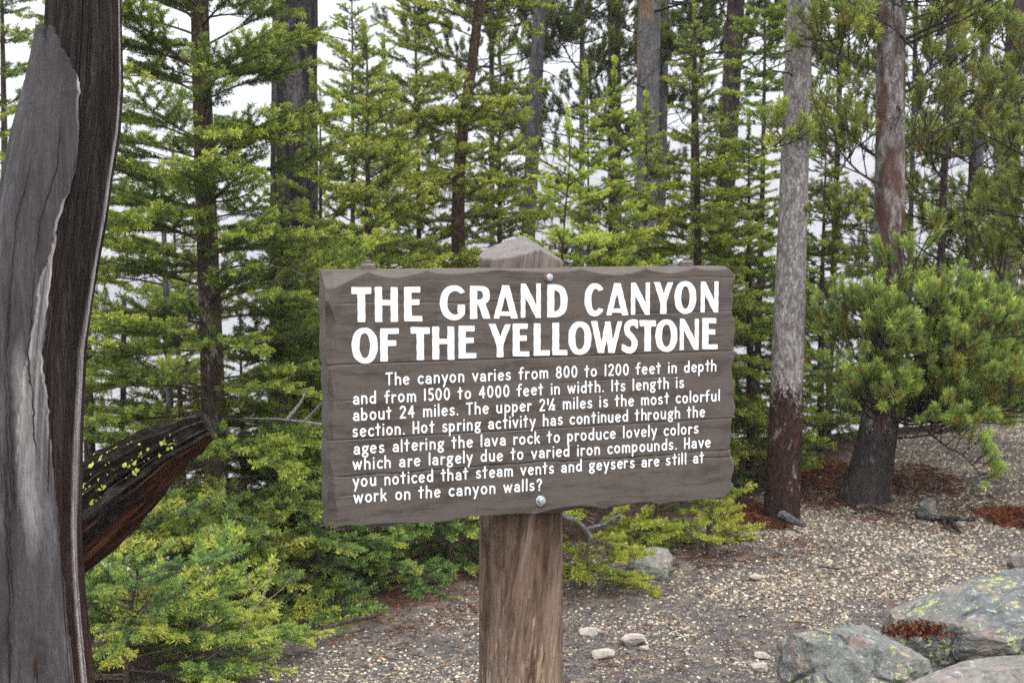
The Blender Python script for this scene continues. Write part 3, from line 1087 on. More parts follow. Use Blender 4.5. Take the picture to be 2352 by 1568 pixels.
def post():
    ns, H = 96, 1.62
    zs = np.concatenate([np.linspace(-0.3, 0.3, 8), np.linspace(0.33, 1.35, 90)])
    th = np.linspace(0, 2 * pi, ns, endpoint=False)
    X, Z = np.cos(th), np.sin(th)
    rows = []
    for z in list(zs):
        q = np.stack([np.cos(th + z * .35) * 5, np.sin(th + z * .35) * 5, np.full(ns, z * 1.2)], 1)
        r = PR * (1 + 0.030 * (fbm(q, 3) - 0.5)) * (1 + 0.03 * sstep(1.0, 0.0, z)) 
        # checks (drying cracks) winding slightly
        for a0, dep, z0, z1 in ((-1.25, .008, .2, 1.2), (-1.02, .007, .3, 1.05), (-2.1, .005, .0, 1.1), (-0.75, .004, .4, 1.3)):
            w = np.angle(np.exp(1j * (th - a0 - 0.22 * (z - 0.6) - 0.03 * sin(z * 9))))
            r = r - dep * np.exp(-(w / 0.022) ** 2) * float(sstep(z0, z0 + .15, z) * sstep(z1, z1 - .2, z))
        rows.append(np.stack([r * X, r * Z, np.full(ns, z)], 1))
    # bevelled top: two chisel cuts meeting in a ridge
    tops = []
    for fr in (1.0, 0.985, 0.94, 0.8, 0.6, 0.4, 0.2):
        r = PR * fr * (1 + 0.030 * (fbm(np.stack([np.cos(th) * 5, np.sin(th) * 5, np.full(ns, 1.7)], 1), 3) - 0.5))
        x, y = r * X, r * Z
        a = 1.592 + 0.24 * (x - 0.030) + 0.20 * y
        bb = 1.592 - 0.60 * (x - 0.030) + 0.05 * y
        k = 0.004
        h = np.clip(0.5 + 0.5 * (bb - a) / k, 0, 1)
        zt = bb * (1 - h) + a * h - k * h * (1 - h)
        zt = zt + 0.003 * (fbm(np.stack([x * 60, y * 60, 0 * x], 1), 3) - 0.5) + PR_TOP
        if fr > 0.99:
            zt = zt - 0.004
        tops.append(np.stack([x, y, zt], 1))
    n0 = len(rows)
    for t in np.linspace(0.06, 0.94, 14):
        rows.append(rows[n0 - 1] * (1 - t) + tops[0] * t)
    rows += tops
    V = np.concatenate(rows + [np.array([[0, 0, tops[-1][:, 2].mean()]])])
    n = len(rows)
    i = np.arange(n - 1)[:, None] * ns
    j = np.arange(ns)[None]
    k = (j + 1) % ns
    q = np.stack([i + j, i + k, i + ns + k, i + ns + j], -1).reshape(-1, 4)
    jj = np.arange(ns)
    tri = np.stack([(n - 1) * ns + jj, (n - 1) * ns + (jj + 1) % ns, np.full(ns, n * ns)], 1)
    ob = make_mesh('post', V, [(q, 0), (tri, 0)], post_mat(), sign, smooth=False)
    ob.location = Vector((pc[0], pc[1], 0)) - sign.location
    return ob


PR_TOP = 0.006
post()
# ------------------------------------------------------------------ dead trunk on the left, and the broken log leaning behind it
SN_D = 2.9
SIL_Y = np.array([-400, 0, 60, 110, 200, 300, 400, 500, 600, 700, 800, 1000, 1200, 1300, 1400, 1568, 1900, 2300.])
SIL_L = np.array([118, 93, 90, 82, 68, 42, 20, 4, -6, -15, -24, -40, -52, -56, -60, -70, -100, -180.])
SIL_R = np.array([292, 273, 274, 275, 276, 269, 253, 240, 222, 206, 192, 183, 180, 183, 190, 207, 250, 340.])
SHE_Y = np.array([40, 60, 110, 200, 260, 330, 390, 450, 520, 600, 700, 800, 900, 1000, 1200, 1400, 1500, 1568, 1900, 2300])
SHE_R = np.array([158, 165, 176, 186, 180, 178, 172, 156, 136, 122, 110, 100, 106, 114, 126, 138, 150, 160, 190, 240.])


def snag_mats():
    m, nt, b = new_mat('weathered_grey_wood', 0.72, 0.35)
    n = N(nt)
    st = n.noise(1.0, 8, 0.72, n.map((34, 34, 2.2)), 0.4)
    bl = n.noise(4.0, 4, 0.6, n.map((1.3, 1.3, 0.8)))
    fi = n.noise(1.0, 6, 0.75, n.map((190, 190, 11)))
    c = n.ramp(st, [(0.30, (0.030, 0.026, 0.027)), (0.46, (0.070, 0.063, 0.067)), (0.58, (0.125, 0.118, 0.126)), (0.74, (0.26, 0.25, 0.27))])
    c = n.mix(n.ramp(bl, [(0.42, 0.75), (0.58, 0)]), c, (0.060, 0.052, 0.054))
    c = n.mix(n.ramp(fi, [(0.34, 0.55), (0.48, 0)]), c, (0.045, 0.038, 0.038))
    band = n.noise(1.0, 4, 0.6, n.map((15, 15, 0.55)))
    c = n.mix(0.75, c, n.ramp(band, [(0.33, 0.22), (0.48, 0.75), (0.66, 1.0)]), 'MULTIPLY')
    f2 = n.noise(1.0, 5, 0.7, n.map((280, 280, 2.4)))
    c = n.mix(n.ramp(f2, [(0.38, 0.7), (0.47, 0)]), c, (0.032, 0.027, 0.028))
    c = n.mix(n.ramp(f2, [(0.60, 0), (0.75, 0.35)]), c, (0.30, 0.29, 0.30))
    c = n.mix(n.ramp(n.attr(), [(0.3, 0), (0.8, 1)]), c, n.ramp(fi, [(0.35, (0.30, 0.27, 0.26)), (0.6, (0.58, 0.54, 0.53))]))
    c = n.mix(n.ramp(n.math('MULTIPLY', n.attr(), -1.0), [(0.2, 0), (0.9, 0.7)]), c, (0.020, 0.014, 0.012))
    n.link(c, b.inputs['Base Color'])
    n.link(n.bump(n.math('ADD', st, n.math('MULTIPLY', fi, 0.5)), 0.014, 0.8), b.inputs['Normal'])
    m2, nt, b = new_mat('dark_inner_wood', 0.78, 0.25)
    n = N(nt)
    st = n.noise(1.0, 8, 0.75, n.map((60, 60, 2.6)), 0.3)
    fi = n.noise(1.0, 6, 0.75, n.map((230, 230, 9)))
    z = n.sep()[2]
    red = n.ramp(n.math('ADD', n.math('MULTIPLY', z, -0.30), n.noise(1.0, 3, 0.5, n.map((28, 28, 1.2)))), [(-0.0 + 0.05, 0), (0.42, 1)])
    c = n.ramp(st, [(0.32, (0.016, 0.012, 0.011)), (0.5, (0.050, 0.037, 0.033)), (0.64, (0.10, 0.080, 0.074)), (0.78, (0.20, 0.17, 0.16))])
    cr = n.ramp(st, [(0.30, (0.022, 0.012, 0.010)), (0.5, (0.085, 0.034, 0.022)), (0.66, (0.17, 0.085, 0.055)), (0.8, (0.34, 0.22, 0.15))])
    c = n.mix(red, c, cr)
    c = n.mix(n.ramp(fi, [(0.40, 0.85), (0.5, 0)]), c, (0.014, 0.009, 0.008))
    pale = n.mix(n.ramp(fi, [(0.36, 0), (0.52, 1)]), (0.26, 0.22, 0.21), (0.66, 0.60, 0.60))
    c = n.mix(n.ramp(n.attr(), [(0.35, 0), (0.7, 1)]), c, pale)
    n.link(c, b.inputs['Base Color'])
    n.link(n.bump(n.math('ADD', st, n.math('MULTIPLY', fi, 0.6)), 0.03, 1.0), b.inputs['Normal'])
    return m, m2


M_GREY, M_INNER = snag_mats()
sb = at(90, 1568, SN_D)
snag = thing('dead_tree_trunk', 'tall split dead tree trunk, smooth grey outside and dark reddish inside, at the left edge', 'dead tree', (sb[0], sb[1], 0))
SNO = np.array(snag.location)


def snag_axis(py):
    l, r = np.interp(py, SIL_Y, SIL_L), np.interp(py, SIL_Y, SIL_R)
    c = (l + r) / 2
    R = (r - l) / 2 / F_PX * SN_D
    P = np.array([at(a, b, SN_D) for a, b in zip(c, py)])
    return P, R


def heartwood():
    py = np.linspace(-400, 2330, 320)
    P, R = snag_axis(py)
    ns = 300
    th = np.linspace(0, 2 * pi, ns, endpoint=False)
    z = P[:, 2][:, None]
    T = th[None]
    Q = np.stack(np.broadcast_arrays(np.cos(T) * 9, np.sin(T) * 9, z * 0.55), -1).reshape(-1, 3)
    g = fbm(Q, 4).reshape(len(py), ns)
    Q2 = np.stack(np.broadcast_arrays(np.cos(T) * 34, np.sin(T) * 34, z * 1.1), -1).reshape(-1, 3)
    g2 = fbm(Q2, 3).reshape(len(py), ns)
    Q3 = np.stack(np.broadcast_arrays(np.cos(T) * 85, np.sin(T) * 85, z * 1.6), -1).reshape(-1, 3)
    g3 = fbm(Q3, 2).reshape(len(py), ns)
    rr = R[:, None] * (0.90 + 0.16 * (g - 0.5) + 0.12 * (g2 - 0.5) - 0.16 * np.maximum(0, 0.5 - g3) - 0.22 * np.maximum(0, 0.42 - g2))
    cxo = R * 0.095
    # pale fibrous sapwood rib along the right hand side
    rib = np.exp(-((np.angle(np.exp(1j * (T + 0.20 + 0.10 * np.sin(z * 2.3)))) / 0.13) ** 2))
    rr = rr * (1 + 0.055 * rib)
    V = np.stack([P[:, 0][:, None] + cxo[:, None] + rr * np.cos(T), P[:, 1][:, None] + rr * np.sin(T), np.broadcast_to(z, rr.shape)], -1)
    tint = np.clip(np.exp(-((np.angle(np.exp(1j * (T + 0.16 + 0.10 * np.sin(z * 2.3)))) / 0.13) ** 2)) * (0.62 + 1.3 * (g2 - 0.42) + 1.2 * (g3 - 0.5)), 0, 1)
    # a dark groove just left of the rib
    V = V.reshape(-1, 3) - SNO
    i = np.arange(len(py) - 1)[:, None] * ns
    j = np.arange(ns)[None]
    q = np.stack([i + j, i + ns + j, i + ns + (j + 1) % ns, i + (j + 1) % ns], -1).reshape(-1, 4)
    V = np.concatenate([V, V[:ns].mean(0)[None]])
    tri = np.stack([np.full(ns, len(V) - 1), np.arange(ns), (np.arange(ns) + 1) % ns], 1)
    return make_mesh('heartwood', V, [(q, 0), (tri, 0)], M_INNER, snag, smooth=False, tint=np.append(tint.ravel(), 0))


def shell():
    rg0 = np.random.default_rng(23)
    nz, nt = 260, 220
    cracks = [(rg0.uniform(.28, .93), rg0.uniform(250, 1100), rg0.uniform(300, 900), rg0.uniform(0, 60)) for _ in range(11)]
    rg = np.random.default_rng(5)
    jag_x = np.linspace(0, 1, nt)
    # broken top: height (photo y) per column, from its left back edge to its right edge
    top = np.interp(jag_x, [0, .25, .36, .45, .52, .58, .66, .74, .80, .86, .93, 1.0],
                    [330, 300, 235, 190, 130, 66, 92, 118, 70, 112, 150, 205]) + np.interp(jag_x, np.linspace(0, 1, 90), rg.normal(0, 6, 90))
    out, inn = np.empty((nz, nt, 3)), np.empty((nz, nt, 3))
    ti = np.zeros((nz, nt))
    for c in range(nt):
        py = top[c] + (2330 - top[c]) * np.linspace(0, 1, nz) ** 1.1
        P, R = snag_axis(py)
        l, r = np.interp(py, SIL_Y, SIL_L), np.interp(py, SIL_Y, SIL_R)
        xe = np.interp(py, SHE_Y, SHE_R)
        xe = 1176 + (xe - 1176) * (1 - R * 0.85 / SN_D) + 5 * (vnoise(np.stack([py * 0.012, 0 * py, 0 * py], 1)) - 0.5) + 4 * (vnoise(np.stack([py * 0.09, 0 * py + 4, 0 * py], 1)) - 0.5)
        cs = np.clip((xe - (l + r) / 2) / ((r - l) / 2), -0.98, 0.9)
        th_e = -np.arccos(cs)                       # right edge, on the camera side
        th_s = -pi - 0.75                            # left edge, wrapped behind
        th = th_s + (th_e - th_s) * jag_x[c]
        q = np.stack([np.cos(th) * 3, np.sin(th) * 3, P[:, 2] * 0.9], 1)
        q2 = np.stack([np.cos(th) * 16, np.sin(th) * 16, P[:, 2] * 0.8], 1)
        lob = 1 + 0.08 * (fbm(q, 3) - 0.5) + 0.030 * (fbm(q2, 3) - 0.5)
        edge = sstep(0.86, 1.0, jag_x[c])
        Ro = R * lob * (1.0 - 0.03 * edge)
        # long lens shaped hollow near the foot
        hol = np.exp(-((jag_x[c] - 0.80) / 0.05) ** 2) * np.exp(-((py - 1500) / 65) ** 2)
        Ro = Ro - 0.018 * hol
        crack = 0 * py
        for cx_, y0_, ln_, ph in cracks:
            pos = cx_ + 0.010 * np.sin(py * 0.006 + ph) + 0.006 * (vnoise(np.stack([py * 0.03 + ph, 0 * py, 0 * py], 1)) - 0.5)
            env = sstep(y0_, y0_ + 80, py) * sstep(y0_ + ln_, y0_ + ln_ - 80, py)
            crack = np.maximum(crack, env * np.exp(-((jag_x[c] - pos) / 0.0030) ** 2))
        Ro = Ro - 0.006 * crack
        for kx, kp in ((.62, 1330), (.63, 1372), (.70, 1560)):
            Ro = Ro - 0.010 * np.exp(-((jag_x[c] - kx) / 0.014) ** 2 - ((py - kp) / 9) ** 2)
        # lower, silvery layer of wood right of an older broken edge
        xpx = 1176 + ((l + r) / 2 + np.cos(th) * (r - l) / 2 - 1176) * (1 + R * 0.85 / SN_D)
        x2 = np.interp(py, [300, 420, 520, 620, 700, 830, 950, 1100, 1350, 1600], [200, 166, 134, 106, 88, 63, 50, 40, 20, 10])
        x2 = x2 + 10 * (vnoise(np.stack([py * 0.02, 0 * py + 2, 0 * py], 1)) - 0.5) + 5 * (vnoise(np.stack([py * 0.1, 0 * py + 7, 0 * py], 1)) - 0.5)
        lay = sstep(-1.5, 1.5, xpx - x2) * sstep(330, 420, py)
        Ro = Ro + 0.006 - 0.005 * lay * sstep(1500, 1000, py)
        d = np.stack([np.cos(th), np.sin(th), 0 * th], 1)
        out[:, c] = P + d * Ro[:, None]
        inn[:, c] = P + d * (R * 0.78)[:, None]
        ti[:, c] = (0.15 + 0.65 * sstep(1250, 900, py) * vnoise(np.stack([py * 0.012, 0 * py + 9, 0 * py], 1))) * sstep(0.965, 0.99, jag_x[c]) + 0.5 * sstep(40, 5, py - top[c]) * 0.5
        fad = sstep(1500, 900, py)
        dark_crack = crack > 0.62
        lite = (0.42 + 0.30 * (fbm(q2 * [2.5, 2.5, 1.0], 3) - 0.5) * 2) * lay * fad
        rimline = np.exp(-((xpx - x2 - 2) / 4.0) ** 2) * sstep(380, 450, py) * sstep(1150, 950, py) * 0.75
        ti[:, c] = np.where(dark_crack, -1.0, np.maximum(ti[:, c], np.maximum(lite, rimline)))
        ti[:, c] = np.where(dark_crack, -1.0, np.maximum(ti[:, c], 0.52 * np.exp(-((jag_x[c] - 0.84) / 0.09) ** 2) * sstep(560, 900, py) * sstep(1500, 1100, py)))  # soft pale band: silvery sheen painted into the tint
    V = np.concatenate([out.reshape(-1, 3), inn.reshape(-1, 3)]) - SNO
    tint = np.concatenate([ti.ravel(), np.full(nz * nt, 0.3)])
    i = (np.arange(nz - 1)[:, None] * nt + np.arange(nt - 1)[None]).reshape(-1)
    o = nz * nt
    quads = [np.stack([i, i + nt, i + nt + 1, i + 1], 1), np.stack([i + 1, i + nt + 1, i + nt, i], 1) + o]
    r0 = np.arange(nz - 1) * nt
    quads.append(np.stack([r0 + nt - 1, r0 + 2 * nt - 1, r0 + 2 * nt - 1 + o, r0 + nt - 1 + o], 1))     # right broken edge
    quads.append(np.stack([r0 + o, r0 + nt + o, r0 + nt, r0], 1))
    c0 = np.arange(nt - 1)
    quads.append(np.stack([c0, c0 + 1, c0 + 1 + o, c0 + o], 1))
    n = len(V)
    # pale torn face of the broken edge: its own verts
    e_out, e_in = V[r0[0] + nt - 1:: nt][:nz], V[o + nt - 1:: nt][:nz]
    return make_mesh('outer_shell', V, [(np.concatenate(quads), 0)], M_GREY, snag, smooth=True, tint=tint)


def splinter(pts, w, name='splinter', tint=0.7):
    """thin torn strip of wood along the split"""
    mb = MB()
    P = np.array([at(x, y, d) for x, y, d in pts])
    k = np.linspace(0, len(P) - 1, 26)
    P = np.stack([np.interp(k, np.arange(len(P)), P[:, a]) for a in range(3)], 1)
    r = w * np.sin(np.linspace(0.12, pi - 0.06, len(P))) ** 0.6
    ns = 10
    ang = np.linspace(0, 2 * pi, ns, endpoint=False)
    nzv = 1 + 0.5 * (fbm(np.stack(np.broadcast_arrays(np.cos(ang)[None] * 3, np.sin(ang)[None] * 3, k[:, None] * 1.3), -1).reshape(-1, 3), 2).reshape(len(P), ns) - 0.5)
    R = r[:, None] * np.hypot(np.cos(ang) * 1.0, np.sin(ang) * 0.55)[None] * nzv
    V, f = tube(P, R, ns)
    mb.add(V - SNO, f, 0, tint)
    return mb.build(name, M_GREY, snag, smooth=True)


heartwood()
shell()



def log_mats():
    m, nt, b = new_mat('charred_broken_log', 0.85, 0.2)
    n = N(nt)
    g = n.noise(34, 8, 0.78)
    t = n.attr()
    dark = n.ramp(g, [(0.32, (0.008, 0.007, 0.006)), (0.52, (0.026, 0.022, 0.019)), (0.70, (0.085, 0.075, 0.068))])
    mp = nt.nodes.new('ShaderNodeMapping')
    mp.vector_type = 'TEXTURE'
    mp.inputs['Rotation'].default_value = (0, -0.66, 0)
    mp.inputs['Scale'].default_value = (0.25, 0.018, 0.018)
    n.link(n.co, mp.inputs['Vector'])
    org = n.ramp(n.noise(1.0, 6, 0.7, mp.outputs[0]), [(0.30, (0.022, 0.011, 0.008)), (0.5, (0.060, 0.024, 0.014)), (0.64, (0.15, 0.062, 0.030)), (0.78, (0.40, 0.24, 0.13))])
    c = n.mix(n.ramp(t, [(0.45, 0), (0.6, 1)]), dark, org)
    n.link(c, b.inputs['Base Color'])
    n.link(n.bump(g, 0.02, 0.8), b.inputs['Normal'])
    m2, nt, b = new_mat('yellow_lichen', 0.9, 0.1)
    n = N(nt)
    n.link(n.ramp(n.noise(120, 2), [(0.35, (0.30, 0.33, 0.05)), (0.7, (0.55, 0.58, 0.16))]), b.inputs['Base Color'])
    return m, m2


M_LOG, M_LICHEN = log_mats()


def broken_log():
    pts = [(-420, 1640, 3.5, 118), (-200, 1480, 3.48, 115), (0, 1330, 3.46, 104), (185, 1182, 3.44, 88), (265, 1112, 3.43, 76), (330, 1068, 3.42, 62), (400, 1020, 3.41, 46), (450, 992, 3.41, 38), (482, 978, 3.41, 29)]
    k = np.linspace(0, len(pts) - 1, 200)
    A = np.array(pts)
    A = np.stack([np.interp(k, np.arange(len(pts)), A[:, c]) for c in range(4)], 1)
    P = np.array([at(x, y, d) for x, y, d, r in A])
    R = A[:, 3] / F_PX * 3.43
    ns = 84
    th = np.linspace(0, 2 * pi, ns, endpoint=False)
    s = np.concatenate([[0], np.cumsum(np.linalg.norm(np.diff(P, axis=0), axis=1))])
    Q = np.stack(np.broadcast_arrays(np.cos(th)[None] * 3.2, np.sin(th)[None] * 3.2, s[:, None] * 2.4), -1).reshape(-1, 3)
    g = fbm(Q, 5, 0.6).reshape(len(P), ns)
    Q2 = Q * [3.5, 3.5, 2.2]
    g2 = fbm(Q2, 3).reshape(len(P), ns)
    RR = R[:, None] * (1 + 0.66 * (g - 0.5) + 0.75 * (g2 - 0.5))
    Q3 = Q * [9, 9, 5]
    RR = RR + 0.018 * (fbm(Q3, 3).reshape(len(P), ns) - 0.5)
    RR[-10:] *= 1 + 0.5 * (fbm(Q3 * [.6, .6, 0.3], 2).reshape(len(P), ns)[-10:] - 0.5)
    P[-1] -= (P[-1] - P[-2]) * 2.2
    V, f = tube(P, RR, ns)
    # ragged end
    T, Aa, Bb = frames(P)
    lower = -(V[:len(P) * ns] - np.repeat(P, ns, 0))
    perp = lower @ (Uv * 0.80 - Rv * 0.60) / np.repeat(R, ns)
    toward = -(V[:len(P) * ns] - np.repeat(P, ns, 0)) @ Fv / np.repeat(R, ns)
    tint = sstep(0.55, 0.78, perp + 0.9 * (g.ravel() - 0.5) + 0.5 * (g2.ravel() - 0.5))
    tint = np.concatenate([tint, [0, 0.8]])
    lo = V[:, 2].argmin()
    base = np.array([P[0, 0], P[0, 1], 0])
    L = thing('broken_log', 'dark charred log with yellow lichen and orange torn underside, leaning behind the dead trunk', 'log', tuple(base))
    make_mesh('charred_wood', V - base, [(q, 0) for q in f], M_LOG, L, smooth=False, tint=tint)
    # lichen crusts on the upper camera side
    rg = np.random.default_rng(8)
    mb = MB()
    Vt = V[:len(P) * ns]
    N_ = Vt - np.repeat(P, ns, 0)
    nn = N_ / np.linalg.norm(N_, axis=1)[:, None]
    ok = np.where((nn @ Uv > -0.15) & (nn @ -Fv > 0.15) & (np.repeat(A[:, 0], ns) > 150) & (np.repeat(A[:, 0], ns) < 415))[0]
    cl = rg.choice(ok, 15)
    for c in cl:
        for _ in range(rg.integers(2, 20)):
            near = ok[np.linalg.norm(Vt[ok] - Vt[c], axis=1) < rg.uniform(0.015, 0.05)]
            v = rg.choice(near)
            r = 0.0016 + 0.0075 * rg.random() ** 2.2
            t1 = np.cross(nn[v], [0, 0, 1.0])
            t1 /= np.linalg.norm(t1)
            t2 = np.cross(nn[v], t1)
            a = np.linspace(0, 2 * pi, 8, endpoint=False)
            rr = r * rg.uniform(0.35, 1.35, 8)
            ring = Vt[v] + nn[v] * 0.002 + np.cos(a)[:, None] * rr[:, None] * t1 + np.sin(a)[:, None] * rr[:, None] * t2
            mb.add(np.concatenate([ring - base, [Vt[v] + nn[v] * 0.0028 - base]]), np.stack([np.arange(8), (np.arange(8) + 1) % 8, np.full(8, 8)], 1))
    mb.build('lichen', M_LICHEN, L)


broken_log()
# ------------------------------------------------------------------ foliage materials
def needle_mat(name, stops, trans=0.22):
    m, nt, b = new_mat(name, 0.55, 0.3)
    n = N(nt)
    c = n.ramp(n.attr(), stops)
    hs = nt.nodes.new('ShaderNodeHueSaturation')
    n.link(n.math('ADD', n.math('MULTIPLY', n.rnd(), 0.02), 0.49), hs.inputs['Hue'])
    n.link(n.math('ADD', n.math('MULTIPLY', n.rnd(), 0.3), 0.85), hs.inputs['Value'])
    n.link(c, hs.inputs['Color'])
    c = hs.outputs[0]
    n.link(c, b.inputs['Base Color'])
    tr = nt.nodes.new('ShaderNodeBsdfTranslucent')
    n.link(c, tr.inputs['Color'])
    mx = nt.nodes.new('ShaderNodeMixShader')
    mx.inputs[0].default_value = trans
    n.link(b.outputs[0], mx.inputs[1])
    n.link(tr.outputs[0], mx.inputs[2])
    n.link(mx.outputs[0], nt.nodes['Material Output'].inputs['Surface'])
    return m


M_FIR = needle_mat('fir_needles', [(0.0, (0.035, 0.058, 0.018)), (0.35, (0.080, 0.122, 0.028)), (0.7, (0.21, 0.275, 0.044)), (0.93, (0.45, 0.50, 0.080)), (0.97, (0.40, 0.34, 0.09)), (1.0, (0.36, 0.17, 0.06))])  # fir ramps: pale tips are new growth; dark inner stops also paint crown shade
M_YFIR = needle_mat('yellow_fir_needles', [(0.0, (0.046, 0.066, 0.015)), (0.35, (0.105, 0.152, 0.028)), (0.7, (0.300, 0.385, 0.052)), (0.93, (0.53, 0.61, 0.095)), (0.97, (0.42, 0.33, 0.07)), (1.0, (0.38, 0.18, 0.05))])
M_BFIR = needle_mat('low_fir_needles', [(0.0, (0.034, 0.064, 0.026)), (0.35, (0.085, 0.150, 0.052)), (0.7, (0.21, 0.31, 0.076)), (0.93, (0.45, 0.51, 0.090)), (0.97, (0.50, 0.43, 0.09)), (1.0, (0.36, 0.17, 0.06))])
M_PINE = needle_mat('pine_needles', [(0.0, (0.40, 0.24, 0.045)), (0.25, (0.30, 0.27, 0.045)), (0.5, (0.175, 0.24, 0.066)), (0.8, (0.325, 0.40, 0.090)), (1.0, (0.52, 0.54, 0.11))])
M_DPINE = needle_mat('dark_conifer_needles', [(0.0, (0.07, 0.080, 0.030)), (0.5, (0.11, 0.145, 0.045)), (1.0, (0.24, 0.28, 0.07))], 0.25)


def bark(name, cols, sc=(30, 30, 7), low=None, patch=None, moss=None, bumpd=0.012):
    """mottled bark; low: (z0, z1, colours) another bark towards the foot; patch: (colour, threshold, scale)"""
    m, nt, b = new_mat(name, 0.9, 0.15)
    n = N(nt)
    g = n.noise(1.0, 7, 0.78, n.map(sc))
    sp = n.noise(1.0, 4, 0.7, n.map((120, 120, 60)))
    c = n.ramp(g, [(0.36, cols[0]), (0.5, cols[1]), (0.64, cols[2])])
    c = n.mix(n.ramp(sp, [(0.40, 0.8), (0.50, 0)]), c, cols[0])
    c = n.mix(n.ramp(sp, [(0.56, 0), (0.66, 0.8)]), c, cols[2])
    vo = n.voro(1.0, n.map(tuple(s * 1.6 for s in sc)))
    c = n.mix(n.ramp(vo, [(0.45, 0), (0.75, 0.6)]), c, cols[0])
    if patch:
        pn = n.math('ADD', n.noise(1.0, 4, 0.6, n.map(patch[2])), n.math('MULTIPLY', n.math('ADD', sp, -0.5), 0.55))
        c = n.mix(n.ramp(pn, [(patch[1], 0), (patch[1] + 0.05, 0.85)]), c, n.ramp(g, [(0.35, tuple(x * 0.45 for x in patch[0])), (0.65, patch[0])]))
    if low:
        z = n.sep()[2]
        e = n.math('ADD', n.math('ADD', z, n.math('MULTIPLY', sp, 0.9)), n.math('MULTIPLY', n.noise(1.0, 5, 0.7, n.map((11, 11, 4))), low[2]))
        lc = n.ramp(g, [(0.32, low[3][0]), (0.52, low[3][1]), (0.72, low[3][2])])
        mid = (low[0] + low[1]) / 2 + low[2] * 0.5 + 0.45
        f = n.ramp(n.math('MULTIPLY', e, 0.25), [(max(0, (mid - 0.03) * 0.25), 1), ((mid + 0.03) * 0.25, 0)])
        lc = n.mix(n.ramp(n.noise(1.0, 5, 0.7, n.map((10, 10, 4.5), (0.3, 0, 0))), [(0.60, 0), (0.66, 0.8)]), lc, n.ramp(g, [(0.36, cols[0]), (0.64, tuple(x * 0.8 for x in cols[2]))]))
        c = n.mix(f, c, lc)
    if moss:
        c = n.mix(n.ramp(n.noise(1.0, 4, 0.6, n.map((9, 9, 9))), [(moss[1], 0), (moss[1] + 0.1, 0.7)]), c, moss[0])
    n.link(c, b.inputs['Base Color'])
    n.link(n.bump(n.math('ADD', g, n.math('MULTIPLY', vo, -0.5)), bumpd, 0.8), b.inputs['Normal'])
    return m


M_BARK_FIR = bark('fir_bark', ((0.030, 0.022, 0.017), (0.075, 0.050, 0.036), (0.16, 0.13, 0.11)), (38, 38, 16), patch=((0.36, 0.34, 0.33), 0.60, (9, 9, 4)), moss=((0.075, 0.075, 0.02), 0.52))
M_TWIG = bark('twig_bark', ((0.055, 0.040, 0.030), (0.12, 0.085, 0.062), (0.20, 0.17, 0.14)), (60, 60, 60))
M_DEAD = bark('bare_dead_twig', ((0.13, 0.12, 0.11), (0.24, 0.225, 0.215), (0.36, 0.34, 0.33)), (60, 60, 60))
M_DARKTWIG = bark('dark_branch_bark', ((0.022, 0.018, 0.016), (0.055, 0.046, 0.042), (0.12, 0.105, 0.10)), (60, 60, 60))

# ------------------------------------------------------------------ needles and boughs
def needles(rng, P0, P1, age, dens, length, width, spread=(0.75, 1.15), up=0.25, tj=0.08):
    """thin triangular needles along the twig segments; returns verts, tris, tint"""
    d = P1 - P0
    L = np.linalg.norm(d, axis=1)
    cnt = rng.poisson(L * dens)
    idx = np.repeat(np.arange(len(L)), cnt)
    n = len(idx)
    t = rng.random(n)
    ax = d[idx] / (L[idx, None] + 1e-9)
    base = P0[idx] + d[idx] * t[:, None]
    r = rng.normal(size=(n, 3))
    r[:, 2] += up
    r -= ax * (r * ax).sum(1)[:, None]
    r /= np.linalg.norm(r, axis=1)[:, None] + 1e-9
    a = rng.uniform(*spread, n)
    nd = ax * np.cos(a)[:, None] + r * np.sin(a)[:, None]
    ln = length * rng.uniform(0.75, 1.15, n)
    tip = base + nd * ln[:, None]
    w = np.cross(nd, rng.normal(size=(n, 3)))
    w *= (width / 2 / (np.linalg.norm(w, axis=1) + 1e-9))[:, None]
    mid = base + nd * (ln * 0.62)[:, None]
    V = np.stack([base, mid + w, tip, mid - w], 1).reshape(-1, 3)
    F = np.arange(n * 4).reshape(-1, 4)
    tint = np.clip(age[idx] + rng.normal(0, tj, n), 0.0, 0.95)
    return V, F, np.repeat(tint, 4)


def polyline(rng, p, d, L, n, bend, jit=0.05):
    """p start, d unit dir; bend: vector added along the way"""
    pts = [p]
    st = L / n
    for k in range(n):
        d = d + bend / n + rng.normal(0, jit, 3)
        d = d / np.linalg.norm(d)
        pts.append(pts[-1] + d * st)
    return np.array(pts)


class Bough:
    """twig segments, then needles: three arrays ready to be placed many times"""
    def __init__(s):
        s.a, s.b, s.r0, s.r1, s.green, s.age = [], [], [], [], [], []

    def line(s, P, r0, r1, age0, age1, green=True):
        m = len(P) - 1
        k = np.linspace(0, 1, m + 1)
        r = r0 + (r1 - r0) * k
        a = age0 + (age1 - age0) * (k[1:])
        for i in range(m):
            s.a.append(P[i]); s.b.append(P[i + 1]); s.r0.append(r[i]); s.r1.append(r[i + 1]); s.green.append(green); s.age.append(a[i])

    def finish(s, rng, dens, ln, wd, spread=(0.70, 1.35), up=0.55):
        A, B = np.array(s.a), np.array(s.b)
        g = np.array(s.green)
        s.wV, s.wF = prisms(A, B, np.array(s.r0), np.array(s.r1), 3)
        if g.any():
            s.nV, s.nF, s.nT = needles(rng, A[g], B[g], np.array(s.age)[g], dens, ln, wd, spread, up)
        else:
            s.nV, s.nF, s.nT = np.zeros((0, 3)), np.zeros((0, 4), int), np.zeros(0)
        return s


